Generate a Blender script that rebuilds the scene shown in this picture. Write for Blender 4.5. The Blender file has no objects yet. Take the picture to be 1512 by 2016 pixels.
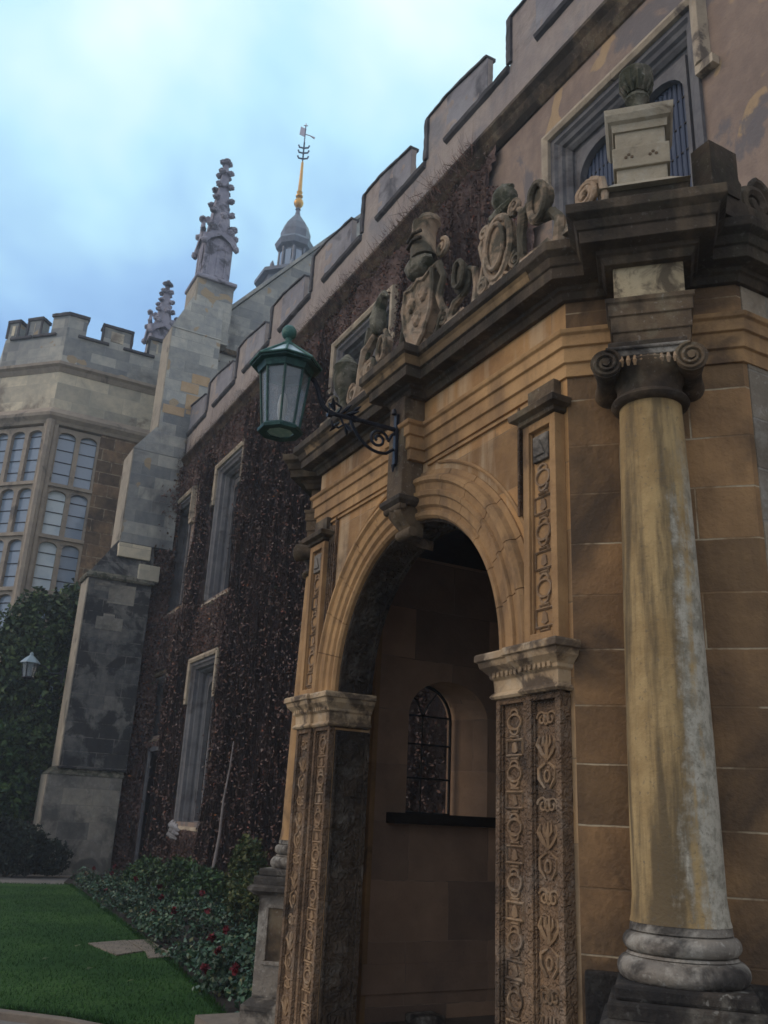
import bpy, math, random
import numpy as np
from mathutils import Vector, Matrix
random.seed(7); rng = np.random.default_rng(7)
R = math.radians; PI = math.pi
scn = bpy.context.scene; C = scn.collection

# ------------------------------------------------------------------ camera
cam = bpy.data.cameras.new('camera'); cam.sensor_width = 36; cam.lens = 31.12
cam.clip_start = 0.05; cam.clip_end = 2000
co = bpy.data.objects.new('camera', cam); C.objects.link(co); scn.camera = co
right = Vector((0.875, -0.483, 0.046)); up = Vector((-0.197, -0.267, 0.943)); back = Vector((-0.443, -0.834, -0.328))
back.normalize(); right = (right - back*right.dot(back)).normalized(); up = back.cross(right)
m = Matrix((right, up, back)).transposed().to_4x4(); m.translation = (0, 0, 1.6)
co.matrix_world = m

# ------------------------------------------------------------------ sky and sun
SUN_DIR = Vector((-0.93, 0.42, 0.62)).normalized()      # towards the sun
w = bpy.data.worlds.new('World'); scn.world = w; w.use_nodes = True
nt = w.node_tree; N = nt.nodes; L = nt.links; N.clear()
out = N.new('ShaderNodeOutputWorld'); bg = N.new('ShaderNodeBackground'); L.new(bg.outputs[0], out.inputs[0])
sky = N.new('ShaderNodeTexSky'); sky.sky_type = 'NISHITA'; sky.sun_disc = False
sky.sun_elevation = math.asin(SUN_DIR.z); sky.sun_rotation = math.atan2(SUN_DIR.x, SUN_DIR.y)
skym = N.new('ShaderNodeMix'); skym.data_type = 'RGBA'; skym.blend_type = 'MULTIPLY'; skym.inputs[0].default_value = 1
L.new(sky.outputs[0], skym.inputs[6]); skym.inputs[7].default_value = (0.075, 0.08, 0.085, 1)
tc = N.new('ShaderNodeTexCoord')
sep = N.new('ShaderNodeSeparateXYZ'); L.new(tc.outputs['Generated'], sep.inputs[0])
def wmath(op, a, b=None, c=None):
    n = N.new('ShaderNodeMath'); n.operation = op
    for i, v in enumerate((a, b, c)):
        if v is None: continue
        if isinstance(v, (int, float)): n.inputs[i].default_value = v
        else: L.new(v, n.inputs[i])
    return n.outputs[0]
den = wmath('ADD', wmath('MAXIMUM', sep.outputs[2], 0.0), 0.22)
cmb = N.new('ShaderNodeCombineXYZ')
L.new(wmath('DIVIDE', sep.outputs[0], den), cmb.inputs[0]); L.new(wmath('DIVIDE', sep.outputs[1], den), cmb.inputs[1])
n1 = N.new('ShaderNodeTexNoise'); n1.inputs['Scale'].default_value = 1.7; n1.inputs['Detail'].default_value = 5; n1.inputs['Roughness'].default_value = 0.5
n1.inputs['Distortion'].default_value = 0.3
L.new(cmb.outputs[0], n1.inputs['Vector'])
# brighter cloud higher up and to the right of the tower, bluer air near the roofs
elev = wmath('MULTIPLY', sep.outputs[2], 0.62)
side = wmath('MULTIPLY', sep.outputs[0], 0.42)
cl = wmath('ADD', wmath('ADD', wmath('MULTIPLY', n1.outputs[0], 1.9), elev), wmath('ADD', side, -0.80))
cr = N.new('ShaderNodeValToRGB'); L.new(cl, cr.inputs[0]); e = cr.color_ramp.elements
e[0].position = 0.25; e[0].color = (0.16, 0.31, 0.60, 1); e[1].position = 0.88; e[1].color = (0.76, 0.92, 0.92, 1)
k = e.new(0.45); k.color = (0.28, 0.49, 0.76, 1); k = e.new(0.62); k.color = (0.45, 0.73, 0.87, 1)
# the half of the sky away from the view (behind and left) is unseen plain grey, set bright to fill the walls facing it
bw = wmath('MULTIPLY_ADD', wmath('ADD', wmath('MULTIPLY', sep.outputs[1], 1.0), wmath('MULTIPLY', sep.outputs[0], 0.55)), 2.2, 0.35)
bwc = N.new('ShaderNodeClamp'); L.new(bw, bwc.inputs[0])
gm = N.new('ShaderNodeMix'); gm.data_type = 'RGBA'; L.new(bwc.outputs[0], gm.inputs[0])
gm.inputs[6].default_value = (0.56, 0.58, 0.64, 1); L.new(cr.outputs[0], gm.inputs[7])
mx = N.new('ShaderNodeMix'); mx.data_type = 'RGBA'; mx.inputs[0].default_value = 0.88
L.new(skym.outputs[2], mx.inputs[6]); L.new(gm.outputs[2], mx.inputs[7])
L.new(mx.outputs[2], bg.inputs[0]); bg.inputs[1].default_value = 1.04
sl = bpy.data.lights.new('sun', 'SUN'); sl.energy = 0.75; sl.angle = R(32); sl.color = (1.0, 0.72, 0.44)
so = bpy.data.objects.new('sun', sl); C.objects.link(so)
so.rotation_euler = (-SUN_DIR).to_track_quat('-Z', 'Y').to_euler()
scn.view_settings.view_transform = 'Standard'; scn.view_settings.look = 'None'
scn.view_settings.exposure = 0.50; scn.view_settings.gamma = 1.0; scn.view_settings.use_curve_mapping = False
try: scn.cycles.filter_width = 1.6
except Exception: pass

# ------------------------------------------------------------------ materials
def newmat(name):
    mt = bpy.data.materials.new(name); mt.use_nodes = True
    b = mt.node_tree.nodes['Principled BSDF']; b.inputs['Roughness'].default_value = 0.9
    b.inputs['Specular IOR Level'].default_value = 0.25
    return mt, mt.node_tree, b
class NB:
    def __init__(s, nt): s.n = nt.nodes; s.l = nt.links
    def new(s, t, **k):
        x = s.n.new(t)
        for a, v in k.items(): setattr(x, a, v)
        return x
    def put(s, v, sock):
        if hasattr(v, 'is_linked') or hasattr(v, 'links'): s.l.new(v, sock)
        else: sock.default_value = v
    def math(s, op, *a):
        x = s.new('ShaderNodeMath', operation=op)
        for i, v in enumerate(a): s.put(v, x.inputs[i])
        return x.outputs[0]
    def mix(s, f, a, b, mode='MIX'):
        x = s.new('ShaderNodeMix', data_type='RGBA', blend_type=mode)
        s.put(f, x.inputs[0])
        for v, i in ((a, 6), (b, 7)):
            s.put((*v, 1) if isinstance(v, tuple) and len(v) == 3 else v, x.inputs[i])
        return x.outputs[2]
    def noise(s, vec, scale, detail=3, rough=0.55, dist=0.0):
        x = s.new('ShaderNodeTexNoise'); x.inputs['Scale'].default_value = scale; x.inputs['Detail'].default_value = detail
        x.inputs['Roughness'].default_value = rough; x.inputs['Distortion'].default_value = dist
        s.l.new(vec, x.inputs['Vector']); return x.outputs[0]
    def ramp(s, v, lo, hi):
        x = s.new('ShaderNodeMapRange', interpolation_type='SMOOTHSTEP'); s.l.new(v, x.inputs[0])
        x.inputs[1].default_value = lo; x.inputs[2].default_value = hi; return x.outputs[0]
    def scale(s, vec, sc, off=(0, 0, 0)):
        x = s.new('ShaderNodeMapping'); s.l.new(vec, x.inputs[0]); x.inputs[3].default_value = sc; x.inputs[1].default_value = off
        return x.outputs[0]
def stone(name, c1, c2, block=None, mortar=(0.35, 0.3, 0.22), mortar_w=0.006, dirt=(0.03, 0.027, 0.024), dirt_lo=0.55, dirt_hi=0.7,
          streak=0.0, streak_c=(0.04, 0.035, 0.03), lichen=0.0, lichen_c=(0.42, 0.42, 0.38), patch=None, patch_lo=0.6, bump=0.5, grain=22, dirt_s=1.3, off=(0, 0, 0), mort_keep=1.0, relief=0):
    mt, nt, b = newmat(name); g = NB(nt)
    geo = g.new('ShaderNodeNewGeometry'); P = geo.outputs['Position']
    P = g.scale(P, (1, 1, 1), off)
    cr_ = g.new('ShaderNodeVectorMath', operation='CROSS_PRODUCT'); cr_.inputs[0].default_value = (0, 0, 1); g.l.new(geo.outputs['True Normal'], cr_.inputs[1])
    nm = g.new('ShaderNodeVectorMath', operation='NORMALIZE'); g.l.new(cr_.outputs[0], nm.inputs[0])
    dt = g.new('ShaderNodeVectorMath', operation='DOT_PRODUCT'); g.l.new(nm.outputs[0], dt.inputs[0]); g.l.new(P, dt.inputs[1])
    sp = g.new('ShaderNodeSeparateXYZ'); g.l.new(P, sp.inputs[0])
    big = g.noise(P, 0.9, 3, 0.6); mid = g.noise(P, 4.5, 4, 0.6); fine = g.noise(P, grain, 3, 0.6)
    var = g.math('ADD', g.math('MULTIPLY', big, 0.5), g.math('MULTIPLY', mid, 0.5))
    col = g.mix(g.ramp(var, 0.35, 0.68), c1, c2)
    bumpv = g.math('MULTIPLY', fine, 1.0)
    mo = None
    if block:
        cb = g.new('ShaderNodeCombineXYZ'); wob = g.math('MULTIPLY', mid, 0.012)
        g.l.new(dt.outputs['Value'], cb.inputs[0]); g.l.new(g.math('ADD', sp.outputs[2], wob), cb.inputs[1])
        br = g.new('ShaderNodeTexBrick'); g.l.new(cb.outputs[0], br.inputs['Vector'])
        br.inputs['Scale'].default_value = 1; br.inputs['Brick Width'].default_value = block[0]; br.inputs['Row Height'].default_value = block[1]
        br.inputs['Mortar Size'].default_value = mortar_w; br.inputs['Mortar Smooth'].default_value = 0.4
        br.inputs['Color1'].default_value = (0.62, 0.62, 0.63, 1); br.inputs['Color2'].default_value = (1.25, 1.17, 1.06, 1); br.inputs['Mortar'].default_value = (1, 1, 1, 1)
        col = g.mix(1.0, col, br.outputs[0], 'MULTIPLY')
        mo = g.math('MULTIPLY', br.outputs['Fac'], g.ramp(mid, 0.42, 0.60))
        bumpv = g.math('SUBTRACT', bumpv, g.math('MULTIPLY', br.outputs['Fac'], 0.9))
    if patch:
        pn = g.noise(P, 1.7, 2, 0.45, 0.4); col = g.mix(g.ramp(pn, patch_lo, patch_lo+0.03), col, patch)
    if lichen > 0:
        ln = g.noise(P, 6.0, 5, 0.7); lf = g.math('MULTIPLY', g.ramp(ln, 0.5, 0.62), lichen); col = g.mix(lf, col, lichen_c)
        lf2 = g.math('MULTIPLY', g.ramp(g.noise(P, 40, 2, 0.6), 0.62, 0.7), lichen*0.6); col = g.mix(lf2, col, (0.6, 0.6, 0.55))
    if streak > 0:
        sn = g.noise(g.scale(P, (7, 7, 0.7)), 1.0, 4, 0.6); col = g.mix(g.math('MULTIPLY', g.ramp(sn, 0.47, 0.68), streak), col, streak_c)
    dn = g.noise(P, dirt_s, 5, 0.62, 0.5); col = g.mix(g.math('MULTIPLY', g.ramp(dn, dirt_lo, dirt_hi), 0.85), col, dirt)
    if mo is not None: col = g.mix(g.math('MULTIPLY', mo, mort_keep), col, mortar)
    sp2 = g.ramp(g.noise(P, grain*3.2, 2, 0.7), 0.6, 0.75); col = g.mix(g.math('MULTIPLY', sp2, 0.35), col, g.mix(1.0, col, (0.45, 0.42, 0.4), 'MULTIPLY'))
    g.l.new(col, b.inputs['Base Color'])
    bp = g.new('ShaderNodeBump'); bp.inputs['Strength'].default_value = bump; bp.inputs['Distance'].default_value = 0.012
    g.l.new(g.math('ADD', bumpv, g.math('MULTIPLY', mid, 0.8)), bp.inputs['Height'])
    if relief:
        b2 = g.new('ShaderNodeBump'); b2.inputs['Strength'].default_value = 1.0; b2.inputs['Distance'].default_value = 0.022
        g.l.new(g.noise(P, relief, 1, 0.4, 2.2), b2.inputs['Height']); g.l.new(b2.outputs[0], bp.inputs['Normal'])
    g.l.new(bp.outputs[0], b.inputs['Normal'])
    return mt
def plain(name, col, rough=0.6, metal=0.0, var=0.0, vc=(0.1, 0.1, 0.1), scale=8, bump=0.0, spec=0.3, lo=.45, hi=.65):
    mt, nt, b = newmat(name); g = NB(nt)
    b.inputs['Roughness'].default_value = rough; b.inputs['Metallic'].default_value = metal; b.inputs['Specular IOR Level'].default_value = spec
    if var > 0 or bump > 0:
        P = g.new('ShaderNodeNewGeometry').outputs['Position']; n = g.noise(P, scale, 4, 0.6)
        g.l.new(g.mix(g.math('MULTIPLY', g.ramp(n, lo, hi), var), col, vc), b.inputs['Base Color'])
        if bump > 0:
            bp = g.new('ShaderNodeBump'); bp.inputs['Strength'].default_value = bump; bp.inputs['Distance'].default_value = 0.01
            g.l.new(g.noise(P, scale*4, 3, 0.6), bp.inputs['Height']); g.l.new(bp.outputs[0], b.inputs['Normal'])
    else: b.inputs['Base Color'].default_value = (*col, 1)
    return mt
def leafmat(name, cols, rough=0.6, trans=0.0, scale=9, spec=0.3, st=None):
    mt, nt, b = newmat(name); g = NB(nt); geo = g.new('ShaderNodeNewGeometry')
    r = geo.outputs['Random Per Island']; cr_ = g.new('ShaderNodeValToRGB'); cr_.color_ramp.interpolation = 'CONSTANT'
    e = cr_.color_ramp.elements; n = len(cols)
    e[0].position = 0; e[0].color = (*cols[0][1], 1); acc = cols[0][0]; e[1].position = acc; e[1].color = (*cols[1][1], 1); acc += cols[1][0]
    for wt, c in cols[2:]:
        k = e.new(min(acc, 0.999)); k.color = (*c, 1); acc += wt
    g.l.new(r, cr_.inputs[0])
    nn = g.noise(geo.outputs['Position'] if st is None else g.scale(geo.outputs['Position'], st), scale*0.15, 3, 0.6)
    col = g.mix(g.ramp(nn, 0.35, 0.65), g.mix(1.0, cr_.outputs[0], (0.6, 0.6, 0.6), 'MULTIPLY'), cr_.outputs[0])
    g.l.new(col, b.inputs['Base Color']); b.inputs['Roughness'].default_value = rough; b.inputs['Specular IOR Level'].default_value = spec
    return mt
M = {}
M['ochre'] = stone('ochre_limestone', (0.29, 0.175, 0.085), (0.50, 0.31, 0.145), dirt_lo=0.53, dirt_hi=0.74, dirt=(0.085, 0.06, 0.042), dirt_s=2.2, streak=0.45, streak_c=(0.13, 0.09, 0.06), bump=0.5)
M['ochre_wall'] = stone('ochre_limestone_blocks', (0.30, 0.18, 0.088), (0.51, 0.32, 0.15), block=(0.95, 0.33), mortar=(0.20, 0.15, 0.10), mortar_w=0.004, mort_keep=0.7, dirt_lo=0.53, dirt_hi=0.72, dirt=(0.09, 0.065, 0.045), streak=0.45, streak_c=(0.58, 0.47, 0.32), bump=0.5, off=(0, 0.3, 0.1))
M['ochre_block'] = stone('ochre_ashlar_blocks', (0.22, 0.14, 0.078), (0.37, 0.235, 0.12), block=(0.62, 0.235), mortar=(0.46, 0.38, 0.26), mortar_w=0.0045, dirt=(0.07, 0.052, 0.038), dirt_lo=0.42, dirt_hi=0.62, bump=0.6, grain=34, streak=0.3, streak_c=(0.09,0.065,0.045), off=(0.2, 0.1, 0.02))
M['pale_moulding'] = stone('pale_moulding', (0.38, 0.275, 0.165), (0.66, 0.51, 0.33), dirt=(0.06, 0.045, 0.035), dirt_lo=0.45, dirt_hi=0.60, dirt_s=5, lichen=0.2, bump=0.5)
M['carved'] = stone('carved_brown_stone', (0.13, 0.085, 0.055), (0.26, 0.17, 0.10), dirt=(0.045, 0.035, 0.028), dirt_lo=0.44, dirt_hi=0.64, dirt_s=2.2, bump=0.6, lichen=0.12, relief=30)
M['carved_hi'] = stone('carved_relief_stone', (0.19, 0.125, 0.075), (0.36, 0.24, 0.135), dirt=(0.06, 0.045, 0.035), dirt_lo=0.52, dirt_hi=0.68, dirt_s=3, bump=0.6, lichen=0.2)
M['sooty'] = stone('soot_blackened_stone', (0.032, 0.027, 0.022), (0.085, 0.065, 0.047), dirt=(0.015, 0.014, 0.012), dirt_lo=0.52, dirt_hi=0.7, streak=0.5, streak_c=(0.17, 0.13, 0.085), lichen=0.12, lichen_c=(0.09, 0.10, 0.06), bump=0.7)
M['sooty_soft'] = stone('weathered_dark_stone', (0.075, 0.055, 0.04), (0.16, 0.115, 0.07), dirt=(0.02, 0.017, 0.015), dirt_lo=0.45, dirt_hi=0.62, streak=0.3, streak_c=(0.26, 0.2, 0.13), lichen=0.25, lichen_c=(0.28, 0.26, 0.18), bump=0.6)
M['crest'] = stone('weathered_crest_stone', (0.24, 0.18, 0.13), (0.42, 0.31, 0.21), dirt=(0.04, 0.045, 0.035), dirt_lo=0.46, dirt_hi=0.60, dirt_s=3.2, lichen=0.25, lichen_c=(0.34, 0.34, 0.28), bump=0.8)
M['mossy'] = stone('mossy_dark_stone', (0.10, 0.095, 0.075), (0.20, 0.185, 0.145), dirt=(0.035, 0.042, 0.026), dirt_lo=0.45, dirt_hi=0.6, dirt_s=7, lichen=0.4, lichen_c=(0.27, 0.27, 0.21), bump=1.0)
M['cream'] = stone('cream_block_stone', (0.30, 0.24, 0.15), (0.52, 0.44, 0.29), dirt=(0.07, 0.055, 0.04), dirt_lo=0.47, dirt_hi=0.60, dirt_s=6, bump=0.5)
M['base_stone'] = stone('lichened_base_stone', (0.13, 0.115, 0.10), (0.27, 0.245, 0.205), dirt=(0.028, 0.026, 0.025), dirt_lo=0.46, dirt_hi=0.60, dirt_s=3.5, lichen=0.42, lichen_c=(0.5, 0.48, 0.42), bump=0.9)
M['plinth_dark'] = stone('dark_plinth_stone', (0.03, 0.028, 0.026), (0.085, 0.07, 0.055), dirt=(0.015, 0.015, 0.016), dirt_lo=0.5, dirt_hi=0.65, lichen=0.35, lichen_c=(0.25, 0.24, 0.2), bump=1.0)  # near-black stone with scattered pale lichen
M['side_plaster'] = stone('pale_rubble_render', (0.20, 0.18, 0.145), (0.34, 0.31, 0.26), block=(0.5, 0.24), mortar=(0.3, 0.28, 0.24), dirt=(0.13, 0.10, 0.075), dirt_lo=0.5, dirt_hi=0.7, lichen=0.3, bump=0.8)
M['interior'] = stone('interior_plaster', (0.358, 0.255, 0.189), (0.490, 0.348, 0.255), block=(0.7, 0.4), mortar=(0.226, 0.170, 0.133), mortar_w=0.004, dirt=(0.208, 0.151, 0.122), dirt_lo=0.55, dirt_hi=0.8, bump=0.25)
M['facade'] = stone('rendered_facade', (0.23, 0.175, 0.145), (0.33, 0.25, 0.195), dirt=(0.15, 0.14, 0.145), dirt_lo=0.49, dirt_hi=0.56, dirt_s=0.9, patch=(0.40, 0.285, 0.17), patch_lo=0.635, streak=0.2, streak_c=(0.15, 0.12, 0.10), bump=0.5, off=(0, 1.2, 0.4))
M['parapet'] = stone('parapet_render', (0.28, 0.24, 0.225), (0.38, 0.325, 0.285), dirt=(0.21, 0.21, 0.225), dirt_lo=0.50, dirt_hi=0.68, dirt_s=0.8, streak=0.15, bump=0.7)
M['coping'] = stone('dark_coping_stone', (0.055, 0.055, 0.062), (0.12, 0.115, 0.12), dirt=(0.03, 0.03, 0.034), bump=0.6)
M['splay'] = stone('shade_grey_splay', (0.22, 0.215, 0.235), (0.30, 0.295, 0.31), dirt=(0.07, 0.07, 0.08), dirt_lo=0.5, dirt_hi=0.7, bump=0.5)  # shade of the turned-away merlon splays put into a grey colour
M['hood'] = stone('window_dressing_stone', (0.30, 0.25, 0.19), (0.50, 0.42, 0.31), dirt=(0.10, 0.085, 0.075), dirt_lo=0.54, dirt_hi=0.66, dirt_s=3, bump=0.5)
M['jamb'] = stone('grey_jamb_stone', (0.11, 0.11, 0.12), (0.20, 0.195, 0.195), dirt=(0.06, 0.055, 0.055), dirt_lo=0.5, dirt_hi=0.7, dirt_s=2, bump=0.5)
M['hall_grey'] = stone('grey_hall_ashlar', (0.28, 0.305, 0.32), (0.42, 0.435, 0.415), block=(0.85, 0.36), mortar=(0.25, 0.25, 0.24), dirt=(0.085, 0.09, 0.10), dirt_lo=0.52, dirt_hi=0.7, dirt_s=0.45, patch=(0.38, 0.30, 0.20), patch_lo=0.655, bump=0.6, off=(0.6, 0, 0.9))
M['hall_soot'] = stone('soot_stained_buttress_ashlar', (0.075, 0.082, 0.092), (0.20, 0.205, 0.205), block=(0.8, 0.36), mortar=(0.17, 0.16, 0.15), dirt=(0.030, 0.031, 0.034), dirt_lo=0.47, dirt_hi=0.545, dirt_s=1.2, mortar_w=0.012, streak=0.35, streak_c=(0.04, 0.042, 0.046), lichen=0.25, lichen_c=(0.25, 0.24, 0.2), bump=0.8)
M['hall_plinth'] = stone('pale_stained_plinth_ashlar', (0.20, 0.20, 0.19), (0.33, 0.32, 0.285), block=(0.75, 0.4), mortar=(0.2, 0.19, 0.17), dirt=(0.09, 0.09, 0.085), dirt_lo=0.5, dirt_hi=0.66, lichen=0.25, bump=0.7)
M['hall_cream'] = stone('cream_band_ashlar', (0.43, 0.42, 0.36), (0.62, 0.58, 0.47), block=(1.1, 0.6), mortar=(0.3, 0.28, 0.23), dirt=(0.18, 0.145, 0.12), dirt_lo=0.52, dirt_hi=0.66, dirt_s=0.6, bump=0.5)
M['hall_brown'] = stone('brown_rubble_ashlar', (0.13, 0.095, 0.07), (0.26, 0.185, 0.12), block=(0.7, 0.42), mortar=(0.33, 0.27, 0.19), mortar_w=0.02, dirt=(0.07, 0.055, 0.045), dirt_lo=0.5, dirt_hi=0.7, bump=0.7)
M['hall_tracery'] = stone('tan_tracery_stone', (0.27, 0.235, 0.195), (0.39, 0.33, 0.26), dirt=(0.12, 0.11, 0.10), bump=0.4)
M['lit_return'] = stone('lit_buttress_face', (0.30, 0.27, 0.225), (0.42, 0.37, 0.29), dirt=(0.15, 0.14, 0.12), dirt_lo=0.55, dirt_hi=0.7, bump=0.4)  # court-facing buttress sides painted paler, as the light falls on them
M['pinnacle'] = stone('purple_grey_pinnacle_stone', (0.250, 0.250, 0.312), (0.388, 0.375, 0.425), dirt=(0.075, 0.075, 0.088), dirt_lo=0.5, dirt_hi=0.65, dirt_s=2, bump=0.6)
M['lead'] = plain('grey_lead', (0.17, 0.19, 0.23), 0.5, 0.2, 0.5, (0.09, 0.10, 0.13), 3)
M['gold'] = plain('worn_gilding', (0.62, 0.36, 0.10), 0.35, 0.7, 0.4, (0.4, 0.22, 0.12), 4)
M['vane_iron'] = plain('dark_vane_iron', (0.07, 0.085, 0.15), 0.5, 0.4)
M['vane_pale'] = plain('pale_vane_metal', (0.45, 0.42, 0.48), 0.4, 0.4)
M['iron'] = plain('black_painted_iron', (0.010, 0.012, 0.020), 0.42, 0.3, 0.4, (0.03, 0.03, 0.035), 30, 0.3)
M['copper'] = plain('green_painted_copper', (0.04, 0.12, 0.108), 0.55, 0.1, 0.65, (0.11, 0.22, 0.19), 25, 0.2)
M['copper_dark'] = plain('dark_green_frame', (0.018, 0.055, 0.055), 0.5, 0.2, 0.5, (0.04, 0.12, 0.10), 25, 0.2)
M['lantern_floor'] = plain('pale_green_lantern_floor', (0.20, 0.33, 0.28), 0.5, 0, 0.6, (0.34, 0.46, 0.38), 30)
M['sooty_band'] = stone('streaked_brown_moulding', (0.14, 0.10, 0.06), (0.34, 0.235, 0.125), dirt=(0.03, 0.026, 0.02), dirt_lo=0.50, dirt_hi=0.62, dirt_s=1.8, streak=0.3, bump=0.6)
M['jamb_shaded'] = stone('shade_brown_reveal', (0.035, 0.027, 0.02), (0.085, 0.06, 0.04), dirt=(0.02, 0.016, 0.014), dirt_lo=0.48, dirt_hi=0.66, lichen=0.1, bump=0.6, relief=18)  # shade inside the arch painted onto soffit and jambs as near-black brown
M['urn_stone'] = stone('grey_cream_block_stone', (0.255, 0.221, 0.162), (0.391, 0.348, 0.264), dirt=(0.102, 0.085, 0.064), dirt_lo=0.54, dirt_hi=0.70, dirt_s=5, lichen=0.2, bump=0.6)
M['soil'] = plain('dark_bed_soil', (0.018, 0.014, 0.011), 0.95, 0, 0.6, (0.045, 0.035, 0.025), 12, 0.9)
M['path'] = plain('pale_path_gravel', (0.20, 0.19, 0.175), 0.95, 0, 0.5, (0.13, 0.12, 0.115), 2.5, 0.5)
M['flag'] = stone('worn_flagstone', (0.16, 0.135, 0.11), (0.25, 0.205, 0.16), dirt=(0.09, 0.08, 0.065), bump=0.7)
M['flag_grey'] = stone('grey_flagstone', (0.20, 0.20, 0.19), (0.30, 0.29, 0.27), dirt=(0.12, 0.12, 0.11), bump=0.7)
M['pipe'] = plain('grey_lead_pipe', (0.035, 0.04, 0.05), 0.6, 0.1, 0.6, (0.05, 0.05, 0.06), 6, 0.3)
M['bark'] = plain('dark_bark', (0.05, 0.036, 0.028), 0.9, 0, 0.5, (0.02, 0.015, 0.012), 10, 0.8)
M['dark_wood'] = plain('dark_wood', (0.016, 0.013, 0.011), 0.6, 0, 0.5, (0.03, 0.025, 0.02), 10, 0.3)
M['flesh_stone'] = plain('bare_pale_stone', (0.42, 0.40, 0.40), 0.9, 0, 0.6, (0.22, 0.2, 0.19), 9, 0.6)
M['petal'] = leafmat('dark_red_petal', [(0.5, (0.16, 0.008, 0.015)), (0.3, (0.09, 0.004, 0.01)), (0.2, (0.24, 0.012, 0.02))], 0.6)
M['ivy'] = leafmat('dried_creeper_leaf', [(0.36, (0.18, 0.118, 0.10)), (0.22, (0.125, 0.086, 0.076)), (0.18, (0.20, 0.118, 0.094)), (0.17, (0.225, 0.172, 0.148)), (0.03, (0.27, 0.22, 0.19)), (0.03, (0.25, 0.10, 0.07)), (0.004, (0.40, 0.16, 0.06)), (0.005, (0.08, 0.09, 0.05))], 1.0, spec=0.02, st=(2.2, 2.2, 0.35))
M['ivy_back'] = plain('creeper_backing_stems', (0.129, 0.090, 0.081), 0.95, 0, 0.7, (0.224, 0.159, 0.138), 5, 0.9, spec=0.1)  # brown stem mat mottled with paler patches
M['vine'] = leafmat('creeper_stem', [(0.4, (0.154, 0.116, 0.101)), (0.3, (0.231, 0.182, 0.160)), (0.2, (0.341, 0.286, 0.253)), (0.1, (0.066, 0.046, 0.044))], 0.95, spec=0.05)
M['tree_leaf'] = leafmat('evergreen_leaf', [(0.4, (0.036, 0.070, 0.029)), (0.3, (0.066, 0.114, 0.041)), (0.2, (0.120, 0.174, 0.060)), (0.1, (0.022, 0.041, 0.022))], 0.55)
M['bush_leaf'] = leafmat('bright_shrub_leaf', [(0.4, (0.036, 0.090, 0.029)), (0.3, (0.066, 0.132, 0.036)), (0.2, (0.022, 0.054, 0.022)), (0.1, (0.102, 0.156, 0.048))], 0.5)
M['sage_leaf'] = leafmat('dark_grey_green_leaf', [(0.5, (0.022, 0.036, 0.026)), (0.3, (0.040, 0.055, 0.042)), (0.2, (0.012, 0.02, 0.016))], 0.8)
M['rose_leaf'] = leafmat('rose_leaf', [(0.35, (0.045, 0.105, 0.055)), (0.3, (0.07, 0.145, 0.075)), (0.15, (0.022, 0.055, 0.03)), (0.1, (0.13, 0.20, 0.13)), (0.10, (0.12, 0.13, 0.045))], 0.5, spec=0.4)
M['yellow_leaf'] = leafmat('yellowing_leaf', [(0.4, (0.075, 0.10, 0.028)), (0.3, (0.12, 0.13, 0.04)), (0.3, (0.04, 0.08, 0.028))], 0.6)
M['grass_blade'] = leafmat('grass_blade', [(0.4, (0.029, 0.090, 0.019)), (0.3, (0.043, 0.123, 0.025)), (0.3, (0.020, 0.065, 0.014))], 0.8, scale=4, spec=0.1)
def glassm(name, col, rough=0.05, alpha=None, spec=0.5, wav=0.0):
    mt, nt, b = newmat(name); b.inputs['Base Color'].default_value = (*col, 1); b.inputs['Roughness'].default_value = rough; b.inputs['Specular IOR Level'].default_value = spec
    if alpha is not None:
        b.inputs['Alpha'].default_value = alpha
    if wav > 0:
        g = NB(nt); P = g.new('ShaderNodeNewGeometry').outputs['Position']; bp = g.new('ShaderNodeBump'); bp.inputs['Strength'].default_value = wav; bp.inputs['Distance'].default_value = 0.02
        g.l.new(g.noise(P, 3.0, 2, 0.5), bp.inputs['Height']); g.l.new(bp.outputs[0], b.inputs['Normal'])
    return mt
M['dark_glass'] = glassm('dark_leaded_glass', (0.012, 0.014, 0.018), 0.12, spec=0.6, wav=0.25)
M['bay_glass'] = glassm('reflective_hall_glass', (0.24, 0.31, 0.40), 0.12, spec=0.9, wav=0.5)
M['curtain'] = plain('sky_tinted_curtain', (0.075, 0.095, 0.145), 0.8, 0, 0.5, (0.12, 0.145, 0.20), 2, 0.0)  # curtain colour also carries the blue sky reflection of the panes
M['bright_room'] = plain('white_inner_blind', (0.62, 0.70, 0.74), 0.7, 0, 0.6, (0.42, 0.52, 0.6), 1.6)
M['lantern_glass'] = glassm('dusty_lantern_glass', (0.42, 0.50, 0.56), 0.12, alpha=0.38, spec=0.8, wav=0.3)
M['window_glass'] = glassm('thin_clear_glass', (0.10, 0.10, 0.10), 0.05, alpha=0.12, spec=0.5)
M['lead_line'] = plain('window_lead', (0.02, 0.02, 0.022), 0.6, 0.3)
# lawn
mt, nt_, b_ = newmat('mown_lawn'); g = NB(nt_); P = g.new('ShaderNodeNewGeometry').outputs['Position']
c_ = g.mix(g.ramp(g.noise(P, 0.6, 4, 0.6), 0.35, 0.7), (0.028, 0.078, 0.018), (0.070, 0.140, 0.036))
c_ = g.mix(g.ramp(g.noise(P, 30, 3, 0.7), 0.4, 0.7), c_, (0.018, 0.052, 0.012)); g.l.new(c_, b_.inputs['Base Color'])
bp = g.new('ShaderNodeBump'); bp.inputs['Strength'].default_value = 0.8; bp.inputs['Distance'].default_value = 0.03; g.l.new(g.noise(P, 60, 3, 0.7), bp.inputs['Height']); g.l.new(bp.outputs[0], b_.inputs['Normal'])
b_.inputs['Specular IOR Level'].default_value = 0.1
M['lawn'] = mt
M['hall_soot'].name = 'soot_stained_buttress_ashlar'
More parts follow.
